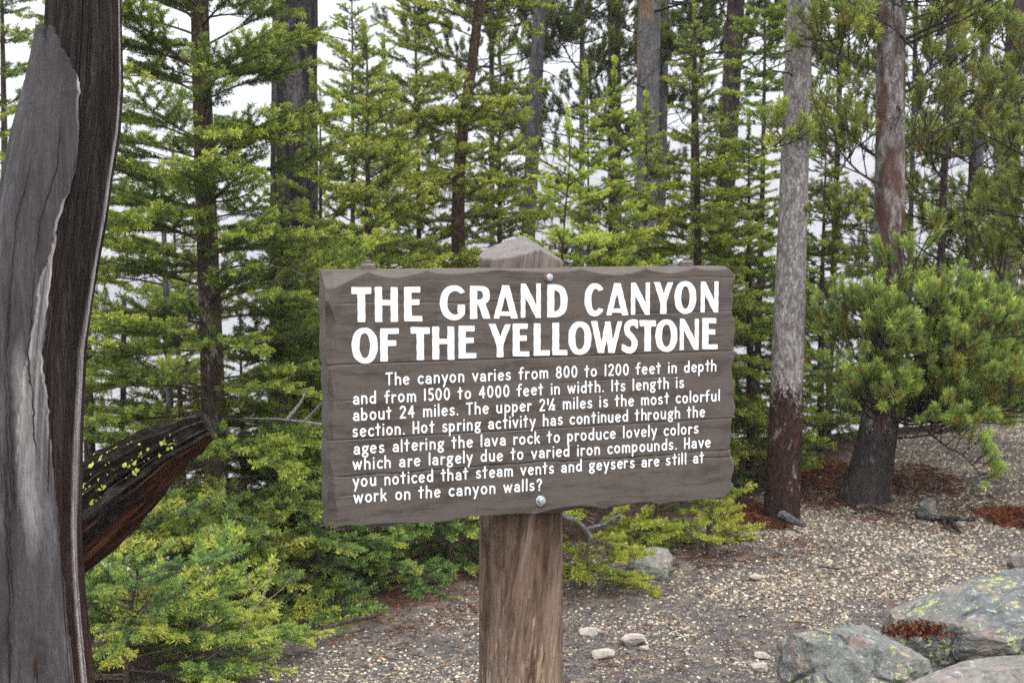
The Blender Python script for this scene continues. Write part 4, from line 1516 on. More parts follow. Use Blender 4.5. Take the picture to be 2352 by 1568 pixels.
def fir_bough(seed, L, dens, ln, wd, full=1.0, lift=0.25):
    rng = np.random.default_rng(seed)
    b = Bough()
    n = 10
    ax = polyline(rng, np.zeros(3), np.array([1, 0, 0.0]), L, n, np.array([0, rng.normal(0, .15), rng.normal(-0.05, .12)]), 0.05)
    cum = np.linspace(0, 1, n + 1)
    b.line(ax[:4], 0.0032 + 0.006 * L, 0.003 + 0.003 * L, 0, 0, False)
    b.line(ax[3:], 0.003 + 0.003 * L, 0.0015, 0.25, 0.8)
    step = 0.058 / full
    s, side = 0.14 * L + 0.02, 1
    while s < L * 0.97:
        f = s / L
        p = np.array([np.interp(f, cum, ax[:, c]) for c in range(3)])
        t = np.array([np.interp(min(1, f + .05), cum, ax[:, c]) - np.interp(max(0, f - .05), cum, ax[:, c]) for c in range(3)])
        t /= np.linalg.norm(t)
        sd = np.cross([0, 0, 1.0], t)
        l = min(0.40, (1 - f) * L * 0.50 + 0.045) * rng.uniform(0.65, 1.15) * min(1, 0.45 + f * 1.6)
        ang = radians(rng.uniform(42, 62))
        d = t * cos(ang) + sd * side * sin(ang) + np.array([0, 0, rng.normal(0.06, 0.12)])
        d /= np.linalg.norm(d)
        tw = rng.normal(0, 0.10)
        k = max(2, int(l / 0.05))
        P = polyline(rng, p, d, l, k, t * 0.35 + [0, 0, lift * 0.3], 0.04)
        dead = f < 0.28 and rng.random() < 0.5
        b.line(P, 0.0022, 0.0011, 0.15 + 0.3 * f + tw, 0.55 + 0.35 * f + tw, not dead)
        if l > 0.085 and not dead:
            s2, sd2 = 0.035, 1
            while s2 < l * 0.9:
                g = s2 / l * k
                i = min(int(g), k - 1)
                q = P[i] + (P[i + 1] - P[i]) * (g - i)
                t2 = (P[i + 1] - P[i]) / np.linalg.norm(P[i + 1] - P[i])
                up2 = np.cross(np.cross(t2, [0, 0, 1.0]), t2)
                s3 = np.cross([0, 0, 1.0], t2)
                l2 = ((l - s2) * 0.50 + 0.022) * rng.uniform(0.7, 1.1)
                d2 = t2 * 0.72 + s3 * sd2 * 0.68 + np.array([0, 0, rng.normal(0.08, 0.16)])
                d2 /= np.linalg.norm(d2)
                b.line(polyline(rng, q, d2, l2, 2, t2 * 0.3 + [0, 0, lift * .2], 0.04), 0.0014, 0.0009, 0.30 + 0.25 * f + tw, 0.62 + 0.30 * f + tw)
                s2 += 0.050 / full * rng.uniform(0.8, 1.2)
                sd2 = -sd2
        s += step * rng.uniform(0.7, 1.2)
        side = -side
    return b.finish(rng, dens, ln, wd)


def pine_bough(seed, L, dens, ln, wd, bare=0.35, tuft=0.11, sub=0.085):
    rng = np.random.default_rng(seed)
    b = Bough()
    n = 9
    ax = polyline(rng, np.zeros(3), np.array([1, 0, 0.0]), L, n, np.array([0, rng.normal(0, .3), 0.35]), 0.09)
    cum = np.linspace(0, 1, n + 1)
    b.line(ax, 0.004 + 0.007 * L, 0.003, 0, 0, False)
    ends = [(ax[-1], ax[-1] - ax[-2])]
    s = L * bare
    while s < L * 0.98:
        f = s / L
        p = np.array([np.interp(f, cum, ax[:, c]) for c in range(3)])
        i = min(int(f * n), n - 1)
        t = (ax[i + 1] - ax[i]) / np.linalg.norm(ax[i + 1] - ax[i])
        r = rng.normal(size=3)
        r[2] = abs(r[2]) * 0.7
        r -= t * (r @ t)
        r /= np.linalg.norm(r)
        d = t * 0.55 + r * 0.8
        d /= np.linalg.norm(d)
        l = ((1 - f) * L * 0.42 + 0.05) * rng.uniform(0.6, 1.2)
        P = polyline(rng, p, d, l, 3, np.array([0, 0, 0.7]) + t * 0.4, 0.10)
        b.line(P, 0.0042, 0.0028, 0, 0, False)
        ends.append((P[-1], P[-1] - P[-2]))
        if l > 0.14:
            for q in (1, 2):
                r2 = rng.normal(size=3)
                d2 = (P[q + 1] - P[q]) / np.linalg.norm(P[q + 1] - P[q]) * 0.7 + r2 / np.linalg.norm(r2) * 0.7 + [0, 0, .25]
                d2 /= np.linalg.norm(d2)
                P2 = polyline(rng, P[q], d2, l * 0.45, 2, np.array([0, 0, 0.6]), 0.1)
                b.line(P2, 0.003, 0.0022, 0, 0, False)
                ends.append((P2[-1], P2[-1] - P2[-2]))
        s += sub * rng.uniform(0.6, 1.3)
    for p, d in ends:
        d = d / np.linalg.norm(d)
        l = tuft * rng.uniform(0.7, 1.25)
        tn = rng.normal(0, 0.13)
        P = polyline(rng, p - d * l * 0.35, d, l, 3, np.array([0, 0, 0.25]), 0.05)
        b.line(P, 0.003, 0.002, 0.30 + tn, 0.78 + tn)
    return b.finish(rng, dens, ln, wd, (0.40, 1.05), 0.15)


def dead_bough(seed, L, forks=9, curl=0.5):
    rng = np.random.default_rng(seed)
    b = Bough()
    ax = polyline(rng, np.zeros(3), np.array([1, 0, 0.0]), L, 9, np.array([0, rng.normal(0, .4), rng.normal(-.2, .3)]), 0.10)
    b.line(ax, 0.003 + 0.006 * L, 0.0015, 0, 0, False)
    for k in range(forks):
        i = rng.integers(2, 9)
        r = rng.normal(size=3)
        t = ax[i] - ax[i - 1]
        t /= np.linalg.norm(t)
        d = t * 0.6 + r / np.linalg.norm(r) * 0.8
        d /= np.linalg.norm(d)
        l = L * rng.uniform(0.12, 0.4) * (1.2 - i / 10)
        P = polyline(rng, ax[i], d, l, 5, rng.normal(0, curl, 3) + t * .3, 0.12)
        b.line(P, 0.0028, 0.0010, 0, 0, False)
        for q in (2, 3, 4):
            if rng.random() < 0.6:
                r2 = rng.normal(size=3)
                d2 = (P[q] - P[q - 1]) / np.linalg.norm(P[q] - P[q - 1]) * .6 + r2 / np.linalg.norm(r2) * .7
                b.line(polyline(rng, P[q], d2 / np.linalg.norm(d2), l * 0.4, 3, rng.normal(0, curl, 3), 0.12), 0.0016, 0.0008, 0, 0, False)
    return b.finish(rng, 1, 0.01, 0.001)


class Crown:
    """one crown (or one set of boughs) as a single mesh: needles + twigs"""
    def __init__(s, seed):
        s.rng = np.random.default_rng(seed)
        s.mb = MB()

    def put(s, b, pos, yaw, pitch, roll=0.0, sc=1.0, tint=0.0, tw=0.0):
        s.mb.add(xform(b.wV, pos, yaw, pitch, roll, sc), b.wF, 1, tw)
        if len(b.nV):
            t = b.nT + tint
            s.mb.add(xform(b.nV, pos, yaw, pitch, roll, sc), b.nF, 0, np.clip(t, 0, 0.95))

    def brown(s, frac):
        """a few rust coloured needles"""

    def build(s, mats, parent, name='crown'):
        return s.mb.build(name, mats, parent)


# prototypes: fine ones for what stands near the sign's distance, coarser ones further back
FIR_F = {L: [fir_bough(100 + int(L * 100) + k, L, 1150, 0.0205, 0.0034) for k in range(3)] for L in (0.30, 0.55, 0.85)}
FIR_M = {L: [fir_bough(200 + int(L * 100) + k, L, 700, 0.0225, 0.0050, 0.92) for k in range(3)] for L in (0.30, 0.55, 0.85)}
PINE_F = {L: [pine_bough(300 + int(L * 100) + k, L, 1800, 0.043, 0.0034, 0.20, 0.095, 0.070) for k in range(3)] for L in (0.45, 0.75, 1.1)}
PINE_M = {L: [pine_bough(400 + int(L * 100) + k, L, 1000, 0.046, 0.0052, 0.25, 0.10, 0.065) for k in range(3)] for L in (0.45, 0.75, 1.1)}
DEAD = {L: [dead_bough(500 + int(L * 100) + k, L) for k in range(3)] for L in (0.45, 0.8, 1.2)}


def pick(rng, lib, L):
    k = min(lib, key=lambda q: abs(math.log(q / L)))
    return lib[k][rng.integers(len(lib[k]))], L / k


def trunk_mesh(parent, P, R, mat, seed=0, ns=20, flare=0.0, lump=0.10, smooth=True, scale=None):
    """P (n,3) local axis from foot to top"""
    P = np.asarray(P, float)
    n = max(24, int(np.linalg.norm(P[-1] - P[0]) / 0.045))
    k = np.linspace(0, len(P) - 1, n)
    Q = np.stack([np.interp(k, np.arange(len(P)), P[:, c]) for c in range(3)], 1)
    Rr = np.interp(k, np.arange(len(P)), R)
    s = np.linalg.norm(Q - Q[0], axis=1)
    th = np.linspace(0, 2 * pi, ns, endpoint=False)
    X = np.stack(np.broadcast_arrays(np.cos(th)[None] * 2.2 + seed, np.sin(th)[None] * 2.2, s[:, None] * 3.0), -1).reshape(-1, 3)
    g = fbm(X, 4, 0.6).reshape(n, ns)
    nz = 1 + lump * 2 * (g - 0.5)
    if flare:
        root = np.exp(-s / 0.16)[:, None] * flare * (0.55 + 0.9 * np.maximum(0, np.sin(th * 3 + seed))[None])
        nz = nz + root
    V, f = tube(Q, Rr, ns, nz)
    return make_mesh('trunk', V, [(q, 0) for q in f], mat, parent, smooth=smooth)


def trunk_line(xb, yb, xt, yt, d, H, lean=0.0):
    """axis through two photo points at distance d; returns foot on the ground and axis direction"""
    A, B = at(xb, yb, d), at(xt, yt, d)
    B[1] = A[1] + lean * (B[2] - A[2])
    u = (B - A) / (B[2] - A[2])
    z0 = float(ground_z(A[0], A[1]))
    foot = A + u * (z0 - A[2])
    return foot, u


def fir_tree(label, d, line, w_px, H, R, mat, lib, seed, whorl=0.15, per=6, z0=0.1, tint=0.0, lift=0.35, droop=-0.15, bark_m=None, dead=6, name='fir_tree', group=None, skip=None, sparse=1.0, bend=1.0):
    foot, u = trunk_line(*line, d, H)
    t = thing(name, label, 'fir tree', tuple(foot), group)
    rng = np.random.default_rng(seed)
    r0 = w_px / F_PX * d / 2
    zs = np.linspace(0, 1, 16)
    ax = u[None] * (zs * H)[:, None] + np.stack([0.02 * bend * np.sin(zs * (5 if bend == 1 else 13) + seed) * H * .12, 0 * zs, 0 * zs], 1)
    ax[0] -= u * 0.25
    trunk_mesh(t, ax, r0 * (1.08 - 0.98 * zs ** 1.3), bark_m or M_BARK_FIR, seed, 16, flare=0.35, lump=0.08)
    cr = Crown(seed + 1)
    z = z0
    while z < H - 0.05:
        f = z / H
        n = per if rng.random() < 0.7 else per - 1
        a0 = rng.random() * 2 * pi
        for k in range(n):
            if rng.random() > sparse:
                continue
            yaw = a0 + 2 * pi * k / n + rng.normal(0, 0.25)
            L = R * (1 - f) ** 0.75 * rng.uniform(0.72, 1.12) + 0.05
            zz = z + rng.normal(0, 0.045)
            if skip and skip(yaw % (2 * pi), zz):
                continue
            pitch = droop + (lift - droop) * f ** 0.7 + rng.normal(0, 0.10)
            b, s = pick(rng, lib, L)
            pos = np.array([np.interp(zz / H, zs, ax[:, c]) for c in range(3)])
            cr.put(b, pos, yaw, pitch, rng.normal(0, 0.18), s, tint + rng.normal(0, 0.05))
        z += whorl * rng.uniform(0.75, 1.2) * (1 if f < 0.8 else 0.7)
    # leader
    b, s = pick(rng, lib, 0.3)
    cr.put(b, ax[-2], 0, pi / 2, 0, s * 0.9, tint)
    for k in range(dead):
        zz = rng.uniform(0.1, 0.55) * H
        b, s = pick(rng, DEAD, R * rng.uniform(0.5, 0.9))
        pos = np.array([np.interp(zz / H, zs, ax[:, c]) for c in range(3)])
        cr.put(b, pos, rng.random() * 6.3, rng.normal(-0.1, 0.2), rng.random() * 6, s)
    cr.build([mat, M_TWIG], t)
    return t


def pine_tree(label, d, line, w_px, H, boughs, mat, lib, seed, bark_m, swell=(0.0, 1.0), name='pine_tree', taper=0.45, flare=0.4, lump=0.07, tint=0.0, dead=10, group=None, axis=None, cat='pine tree'):
    """boughs: list of (z, yaw, length, pitch)"""
    foot, u = trunk_line(*line, d, H)
    t = thing(name, label, cat, tuple(foot), group)
    rng = np.random.default_rng(seed)
    zs = np.linspace(0, 1, 18)
    ax = u[None] * (zs * H)[:, None]
    if axis is not None:
        ax[:, 0] += np.interp(zs * H, axis[0], axis[1])
    ax[0] -= u * 0.3
    r0 = w_px / F_PX * d / 2
    kz = np.linspace(0, 1, 90)
    axd = np.stack([np.interp(kz, zs, ax[:, c]) for c in range(3)], 1)
    trunk_mesh(t, axd, r0 * (1 - taper * kz + swell[0] * np.exp(-kz * H / swell[1])), bark_m, seed, 40, flare=flare, lump=lump)
    cr = Crown(seed + 1)
    at_z = lambda z: np.array([np.interp(z / H, zs, ax[:, c]) for c in range(3)])
    for z, yaw, L, pitch in boughs:
        b, s = pick(rng, lib, L)
        cr.put(b, at_z(z), yaw, pitch, rng.normal(0, 0.3), s, tint + rng.normal(0, 0.06))
    for k in range(dead):
        b, s = pick(rng, DEAD, rng.uniform(0.4, 1.0))
        z = rng.uniform(0.25, 0.95) * min(H, 4.2)
        cr.put(b, at_z(z), rng.random() * 6.3, rng.normal(0, 0.25), rng.random() * 6, s)
    if cr.mb.n:
        cr.build([mat, M_DARKTWIG], t)
    return t


def spread(rng, n, z0, z1, L0, L1, p0=0.0, p1=0.3, yaw=None):
    out = []
    for k in range(n):
        y = rng.random() * 2 * pi if yaw is None else rng.uniform(*yaw)
        out.append((rng.uniform(z0, z1), y, rng.uniform(L0, L1), rng.uniform(p0, p1)))
    return out


def low_fir(label, d, px, py, R, n, mat, seed, lib=None, tint=0.0, lift=0.35, group='low fir shrubs', name='fir_shrub', H=0.5, yaw=None, dead=3, off=0.0):
    """young fir spreading low over the ground: boughs fan out from short stems"""
    A = at(px, py, d)
    foot = np.array([A[0], A[1], float(hill_z(np.array([A[0]]), np.array([A[1]]))[0])])
    t = thing(name, label, 'fir shrub', tuple(foot), group)
    rng = np.random.default_rng(seed)
    zs = np.linspace(0, 1, 8)
    ax = np.stack([0.08 * zs ** 2 * rng.normal(), 0.08 * zs ** 2 * rng.normal(), zs * H], 1) if False else np.stack([0.06 * zs ** 2, 0 * zs, zs * H], 1)
    ax[0, 2] -= 0.1
    trunk_mesh(t, ax, 0.013 * (1.05 - 0.9 * zs), M_TWIG, seed, 10, flare=0.3)
    cr = Crown(seed)
    lib = lib or FIR_F
    for k in range(n):
        f = (k + 0.5) / n
        L = R * (1 - 0.45 * f) * rng.uniform(0.7, 1.1)
        b, s = pick(rng, lib, L)
        y = rng.random() * 2 * pi if yaw is None else rng.uniform(*yaw)
        cr.put(b, np.array([0.06 * f * f, 0, H * (0.08 + 0.9 * f)]), y, -0.05 + lift * f + rng.normal(0, 0.13), rng.normal(0, 0.25), s, tint + rng.normal(0, 0.10))
    for k in range(dead):
        b, s = pick(rng, DEAD, R * rng.uniform(0.5, 0.8))
        cr.put(b, np.array([0, 0, H * rng.uniform(0.1, 0.6)]), rng.random() * 6.3, rng.normal(0.05, 0.15), rng.random() * 6, s)
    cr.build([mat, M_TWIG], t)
    return t
# ------------------------------------------------------------------ the trees
RG = np.random.default_rng(77)
LODGE = ((0.10, 0.088, 0.085), (0.27, 0.25, 0.243), (0.46, 0.44, 0.435))
REDBARK = ((0.014, 0.010, 0.009), (0.036, 0.021, 0.018), (0.14, 0.055, 0.038))
DARKBARK = ((0.020, 0.017, 0.017), (0.050, 0.042, 0.040), (0.11, 0.092, 0.085))
M_LODGE_A = bark('lodgepole_bark', LODGE, (34, 34, 15), low=(0.55, 0.95, 1.3, REDBARK), patch=((0.33, 0.19, 0.14), 0.66, (28, 28, 14)))
M_LODGE_B = bark('lodgepole_bark_red_patches', LODGE, (30, 30, 11), low=(0.35, 0.6, 0.3, DARKBARK), patch=((0.125, 0.048, 0.036), 0.50, (9, 9, 3.5)))
M_GREYPOLE = bark('grey_dead_bark', ((0.055, 0.053, 0.056), (0.12, 0.115, 0.12), (0.21, 0.205, 0.21)), (40, 40, 7))
M_ORANGE = bark('grey_and_orange_bark', ((0.085, 0.082, 0.085), (0.165, 0.16, 0.165), (0.26, 0.255, 0.26)), (30, 30, 9), patch=((0.36, 0.19, 0.075), 0.56, (3.2, 3.2, 0.7)))
M_BLACK = bark('blackened_bark', ((0.012, 0.011, 0.012), (0.034, 0.031, 0.032), (0.10, 0.094, 0.096)), (26, 26, 4), patch=((0.17, 0.16, 0.16), 0.56, (6, 6, 1.3)), bumpd=0.02)
M_DKRED = bark('dark_reddish_bark', ((0.035, 0.026, 0.025), (0.085, 0.062, 0.058), (0.17, 0.14, 0.135)), (36, 36, 10))
M_BROWNBARK = bark('brown_bark', ((0.030, 0.020, 0.014), (0.075, 0.046, 0.032), (0.14, 0.105, 0.085)), (45, 45, 18), patch=((0.36, 0.35, 0.34), 0.68, (10, 10, 5)))

# main fir, left of the sign
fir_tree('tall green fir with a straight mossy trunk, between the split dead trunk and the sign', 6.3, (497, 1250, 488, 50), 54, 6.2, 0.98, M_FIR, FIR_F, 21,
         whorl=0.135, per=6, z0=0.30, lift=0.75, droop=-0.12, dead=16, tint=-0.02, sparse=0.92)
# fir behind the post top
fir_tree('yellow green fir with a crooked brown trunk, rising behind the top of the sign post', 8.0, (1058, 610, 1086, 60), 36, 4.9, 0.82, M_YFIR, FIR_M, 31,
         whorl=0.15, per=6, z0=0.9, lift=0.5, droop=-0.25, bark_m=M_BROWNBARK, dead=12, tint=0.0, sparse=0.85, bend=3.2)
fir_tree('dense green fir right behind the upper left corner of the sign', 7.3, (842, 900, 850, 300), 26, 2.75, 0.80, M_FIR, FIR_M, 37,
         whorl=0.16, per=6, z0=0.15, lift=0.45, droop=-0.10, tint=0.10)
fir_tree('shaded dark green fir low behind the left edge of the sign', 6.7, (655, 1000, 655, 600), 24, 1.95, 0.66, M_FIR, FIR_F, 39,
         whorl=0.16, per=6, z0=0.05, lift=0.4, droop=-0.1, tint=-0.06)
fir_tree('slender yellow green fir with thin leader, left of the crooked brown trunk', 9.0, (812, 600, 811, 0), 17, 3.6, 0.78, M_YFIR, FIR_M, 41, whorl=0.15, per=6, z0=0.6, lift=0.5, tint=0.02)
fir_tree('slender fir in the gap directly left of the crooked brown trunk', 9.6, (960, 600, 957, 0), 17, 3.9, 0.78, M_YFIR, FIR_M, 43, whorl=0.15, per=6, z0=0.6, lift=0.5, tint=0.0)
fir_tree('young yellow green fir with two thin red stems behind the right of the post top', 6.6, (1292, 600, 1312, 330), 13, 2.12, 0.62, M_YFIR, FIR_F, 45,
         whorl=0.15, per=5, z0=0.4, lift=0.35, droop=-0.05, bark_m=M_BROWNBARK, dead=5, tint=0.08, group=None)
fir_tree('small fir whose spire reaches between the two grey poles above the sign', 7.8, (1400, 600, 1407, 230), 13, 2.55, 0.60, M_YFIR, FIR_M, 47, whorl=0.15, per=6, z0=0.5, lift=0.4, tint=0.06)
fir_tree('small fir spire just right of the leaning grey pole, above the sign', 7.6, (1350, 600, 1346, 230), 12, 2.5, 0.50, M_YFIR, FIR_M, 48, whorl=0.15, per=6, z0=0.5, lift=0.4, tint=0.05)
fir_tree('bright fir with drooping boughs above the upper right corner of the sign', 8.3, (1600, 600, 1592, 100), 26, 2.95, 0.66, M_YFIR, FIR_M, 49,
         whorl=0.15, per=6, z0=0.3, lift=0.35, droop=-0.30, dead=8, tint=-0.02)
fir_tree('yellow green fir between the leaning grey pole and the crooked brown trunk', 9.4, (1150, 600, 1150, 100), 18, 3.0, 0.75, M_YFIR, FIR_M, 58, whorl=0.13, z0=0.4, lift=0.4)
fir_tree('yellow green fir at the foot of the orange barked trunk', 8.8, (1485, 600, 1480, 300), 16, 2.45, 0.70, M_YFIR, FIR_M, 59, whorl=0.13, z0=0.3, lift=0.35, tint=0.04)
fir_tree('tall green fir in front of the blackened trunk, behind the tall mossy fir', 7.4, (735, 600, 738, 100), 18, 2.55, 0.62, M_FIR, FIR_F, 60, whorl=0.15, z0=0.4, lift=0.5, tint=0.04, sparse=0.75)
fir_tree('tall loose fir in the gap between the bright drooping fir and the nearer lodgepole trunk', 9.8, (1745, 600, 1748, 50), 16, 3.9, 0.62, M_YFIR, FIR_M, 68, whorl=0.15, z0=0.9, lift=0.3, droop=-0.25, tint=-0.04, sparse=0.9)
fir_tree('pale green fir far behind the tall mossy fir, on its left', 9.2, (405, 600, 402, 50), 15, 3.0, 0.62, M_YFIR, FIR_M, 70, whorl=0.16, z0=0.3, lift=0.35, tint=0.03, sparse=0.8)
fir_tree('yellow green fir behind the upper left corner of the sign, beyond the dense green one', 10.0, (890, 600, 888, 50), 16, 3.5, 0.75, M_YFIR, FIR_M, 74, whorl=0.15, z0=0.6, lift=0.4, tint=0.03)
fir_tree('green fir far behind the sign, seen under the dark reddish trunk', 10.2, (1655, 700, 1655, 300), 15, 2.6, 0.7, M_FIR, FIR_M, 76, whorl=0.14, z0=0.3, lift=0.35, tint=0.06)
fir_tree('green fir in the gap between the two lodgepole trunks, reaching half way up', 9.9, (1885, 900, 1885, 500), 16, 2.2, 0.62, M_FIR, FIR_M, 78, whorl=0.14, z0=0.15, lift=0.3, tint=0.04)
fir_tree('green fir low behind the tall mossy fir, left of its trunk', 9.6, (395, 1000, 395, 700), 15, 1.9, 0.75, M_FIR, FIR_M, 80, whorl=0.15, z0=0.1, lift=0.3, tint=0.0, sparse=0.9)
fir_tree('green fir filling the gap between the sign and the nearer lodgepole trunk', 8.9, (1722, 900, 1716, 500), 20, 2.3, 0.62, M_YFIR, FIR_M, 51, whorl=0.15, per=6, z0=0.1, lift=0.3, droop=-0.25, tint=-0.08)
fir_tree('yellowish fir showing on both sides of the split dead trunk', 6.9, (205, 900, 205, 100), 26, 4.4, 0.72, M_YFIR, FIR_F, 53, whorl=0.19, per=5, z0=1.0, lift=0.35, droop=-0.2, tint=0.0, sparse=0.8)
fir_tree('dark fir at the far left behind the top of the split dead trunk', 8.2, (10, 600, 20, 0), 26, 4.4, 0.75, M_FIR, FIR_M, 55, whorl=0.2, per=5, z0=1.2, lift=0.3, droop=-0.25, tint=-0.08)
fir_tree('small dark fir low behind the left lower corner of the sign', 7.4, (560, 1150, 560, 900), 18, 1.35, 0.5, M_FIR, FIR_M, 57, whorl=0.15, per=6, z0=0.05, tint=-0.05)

# two big lodgepoles to the right of the sign
r = np.random.default_rng(5)
pine_tree('straight grey lodgepole trunk with red brown foot, nearer to the sign', 7.5, (1797, 1150, 1820, 0), 78, 7.5,
          spread(r, 4, 1.7, 2.9, 0.4, 0.7, -0.1, 0.2, (-2.2, -1.2)) + spread(r, 6, 3.2, 6.5, 0.7, 1.2), M_PINE, PINE_M, 61, M_LODGE_A, taper=0.74, flare=0.55, dead=5, swell=(0.10, 0.4))
spr = spread(r, 9, 1.75, 3.0, 0.5, 1.15, -0.05, 0.25, (-0.9, 1.0)) + spread(r, 6, 1.3, 2.9, 0.5, 0.85, -0.05, 0.2, (2.3, 3.9)) + spread(r, 6, 3.2, 6.5, 0.7, 1.2)
big_pine = pine_tree('grey pine trunk with rusty patches, a black flared foot and bushy low boughs', 7.7, (2040, 700, 2032, 0), 74, 7.5, spr, M_PINE, PINE_M, 63, M_LODGE_B,
          taper=0.42, flare=1.1, swell=(0.70, 0.36), axis=([0, 0.15, 0.3, 0.5, 0.9, 8], [-0.17, -0.11, -0.07, -0.03, 0, 0]), dead=14)
# its low bushy boughs, reaching forward and to both sides
low = spread(r, 20, 0.36, 1.08, 0.45, 0.80, 0.0, 0.45, (-2.2, 0.4)) + spread(r, 20, 0.45, 0.85, 0.65, 1.2, -0.36, 0.02, (-1.3, 0.25)) + spread(r, 8, 0.50, 0.95, 0.75, 1.15, 0.0, 0.25, (-0.9, 0.2)) + spread(r, 10, 0.42, 1.0, 0.45, 0.72, 0.0, 0.3, (-3.5, -1.8))
low_cr = Crown(65)
for z, yaw, L, pitch in low:
    b, s = pick(r, PINE_F, L)
    low_cr.put(b, (0.0, 0, z), yaw, pitch, r.normal(0, 0.3), s, -0.03 + r.normal(0, 0.08))
low_cr.build([M_PINE, M_DARKTWIG], big_pine, 'low_boughs')
r = np.random.default_rng(25)
pine_tree('young pine whose boughs come in from the right edge beside the bushy low boughs', 8.2, (2450, 1050, 2450, 600), 20, 2.0, spread(r, 34, 0.4, 1.9, 0.4, 0.8, 0.0, 0.4), M_PINE, PINE_M, 67, M_DKRED, name='young_pine', dead=10, cat='young pine', tint=-0.02)

# bare poles and background trunks
def pole(label, d, line, w, H, mat, seed, nd=14, taper=0.35, boughs=(), lib=None, fm=None, name='dead_pine', axis=None, flare=0.25, cat='dead tree'):
    return pine_tree(label, d, line, w, H, list(boughs), fm or M_DPINE, lib or PINE_M, seed, mat, name=name, taper=taper, flare=flare, dead=nd, lump=0.06, axis=axis, cat=cat)


r = np.random.default_rng(35)
pole('thick blackened dead trunk right of the tall mossy fir', 7.9, (672, 1100, 692, 0), 118, 6.0, M_BLACK, 71, nd=5, taper=0.3)
pole('leaning slim grey dead pole just right of the crooked brown trunk', 10.0, (1212, 560, 1240, 0), 36, 6.5, M_GREYPOLE, 73, nd=12)
pole('grey pole furthest back between the small fir spires', 13.0, (1412, 400, 1408, 0), 36, 8, M_GREYPOLE, 75, nd=14, boughs=spread(r, 16, 3.0, 6.5, 0.7, 1.3, -0.2, 0.2), name='background_pine', cat='pine tree')
pole('grey trunk with an orange strip of bark above the right half of the sign', 9.5, (1482, 520, 1488, 0), 60, 7.0, M_ORANGE, 77, nd=16, boughs=spread(r, 12, 2.9, 5.0, 0.7, 1.2, -0.25, 0.1), name='background_pine', cat='pine tree')
pole('thin grey trunk hidden close behind the orange barked one', 12.5, (1515, 520, 1521, 0), 30, 8.0, M_GREYPOLE, 79, nd=10, boughs=spread(r, 14, 3.0, 6.0, 0.7, 1.2, -0.2, 0.2), name='background_pine', cat='pine tree')
pole('dark reddish trunk behind the bright drooping fir', 10.8, (1662, 520, 1684, 0), 48, 7.5, M_DKRED, 81, nd=12, boughs=spread(r, 16, 2.7, 5.5, 0.7, 1.2, -0.2, 0.2), name='background_pine', cat='pine tree')
pole('slim greenish grey pole at upper right in front of the darker trunk', 10.8, (2230, 600, 2254, 0), 26, 7.0, M_GREYPOLE, 83, nd=12)
pole('dark trunk with pine tufts at the far upper right', 11.6, (2302, 600, 2318, 0), 46, 7.5, M_DKRED, 85, nd=12, boughs=spread(r, 22, 1.0, 4.5, 0.6, 1.2, 0.0, 0.4), fm=M_PINE, name='background_pine', cat='pine tree')
r = np.random.default_rng(45)
pole('pine with loose tufts against the white gap between the two lodgepole trunks', 10.6, (1905, 900, 1915, 200), 16, 3.6, M_DKRED, 87, nd=8, boughs=spread(r, 26, 0.4, 3.5, 0.4, 0.8, 0.0, 0.4), fm=M_PINE, name='background_pine', cat='pine tree')
pole('thin pine just right of the rusty patched trunk, behind the bushy boughs', 9.8, (2150, 900, 2158, 200), 20, 3.7, M_DKRED, 89, nd=12, boughs=spread(r, 26, 0.6, 3.6, 0.5, 0.9, 0.0, 0.35), fm=M_PINE, name='background_pine', cat='pine tree')
pole('small dark pine with bare lower twigs seen between the dead trunk and the tall fir', 9.4, (282, 1000, 292, 700), 17, 2.0, M_BLACK, 91, nd=16, boughs=spread(r, 18, 0.3, 1.9, 0.35, 0.6, 0.0, 0.4), fm=M_PINE, name='background_pine', cat='pine tree')
pole('thin grey trunked pine directly left of the tall mossy fir', 8.6, (388, 900, 384, 500), 16, 2.6, M_GREYPOLE, 93, nd=14, boughs=spread(r, 16, 0.3, 2.2, 0.35, 0.6, 0.0, 0.4), fm=M_PINE, name='background_pine', cat='pine tree')

pole('loose orange tinged pine at the right edge above the gravel slope', 9.0, (2385, 900, 2390, 200), 24, 3.9, M_DKRED, 97, nd=10, boughs=spread(r, 27, 0.7, 3.7, 0.5, 0.95, 0.0, 0.35), fm=M_PINE, name='background_pine', cat='pine tree')
pole('pine sapling between the slim greenish grey pole and the bushy boughs', 10.2, (2205, 1000, 2210, 600), 14, 2.3, M_DKRED, 99, nd=6, boughs=spread(r, 26, 0.2, 2.2, 0.35, 0.65, 0.0, 0.4), fm=M_PINE, name='young_pine', cat='young pine')

# dark conifers closing the gaps at the back (copies of one tree)
r = np.random.default_rng(55)
bg0 = pole('dim background conifer behind the crooked brown trunk, upper middle', 12.5, (1130, 600, 1130, 0), 15, 7.0, M_GREYPOLE, 95, nd=16, boughs=spread(r, 55, 1.4, 6.6, 0.6, 1.25, -0.2, 0.3), name='background_conifer', cat='conifer')
bg0['group'] = 'dim conifers at the back of the wood'
for i, (px, d, lab) in enumerate(((1335, 12.0, 'dim background conifer between the leaning pole and the furthest grey pole'), (1590, 13.0, 'dim background conifer behind the bright drooping fir'),
                                  (2090, 14.5, 'dim background conifer behind the rusty patched trunk'),
                                  (2330, 14.0, 'dim background conifer at the right edge behind the pines'), )):
    A = at(px, 600, d)
    copy_thing(bg0, lab, (A[0], A[1], float(ground_z(A[0], A[1])) + (0.3 if i % 2 else 0)), 1.3 * i + 0.7, 0.92 + 0.05 * (i % 4))

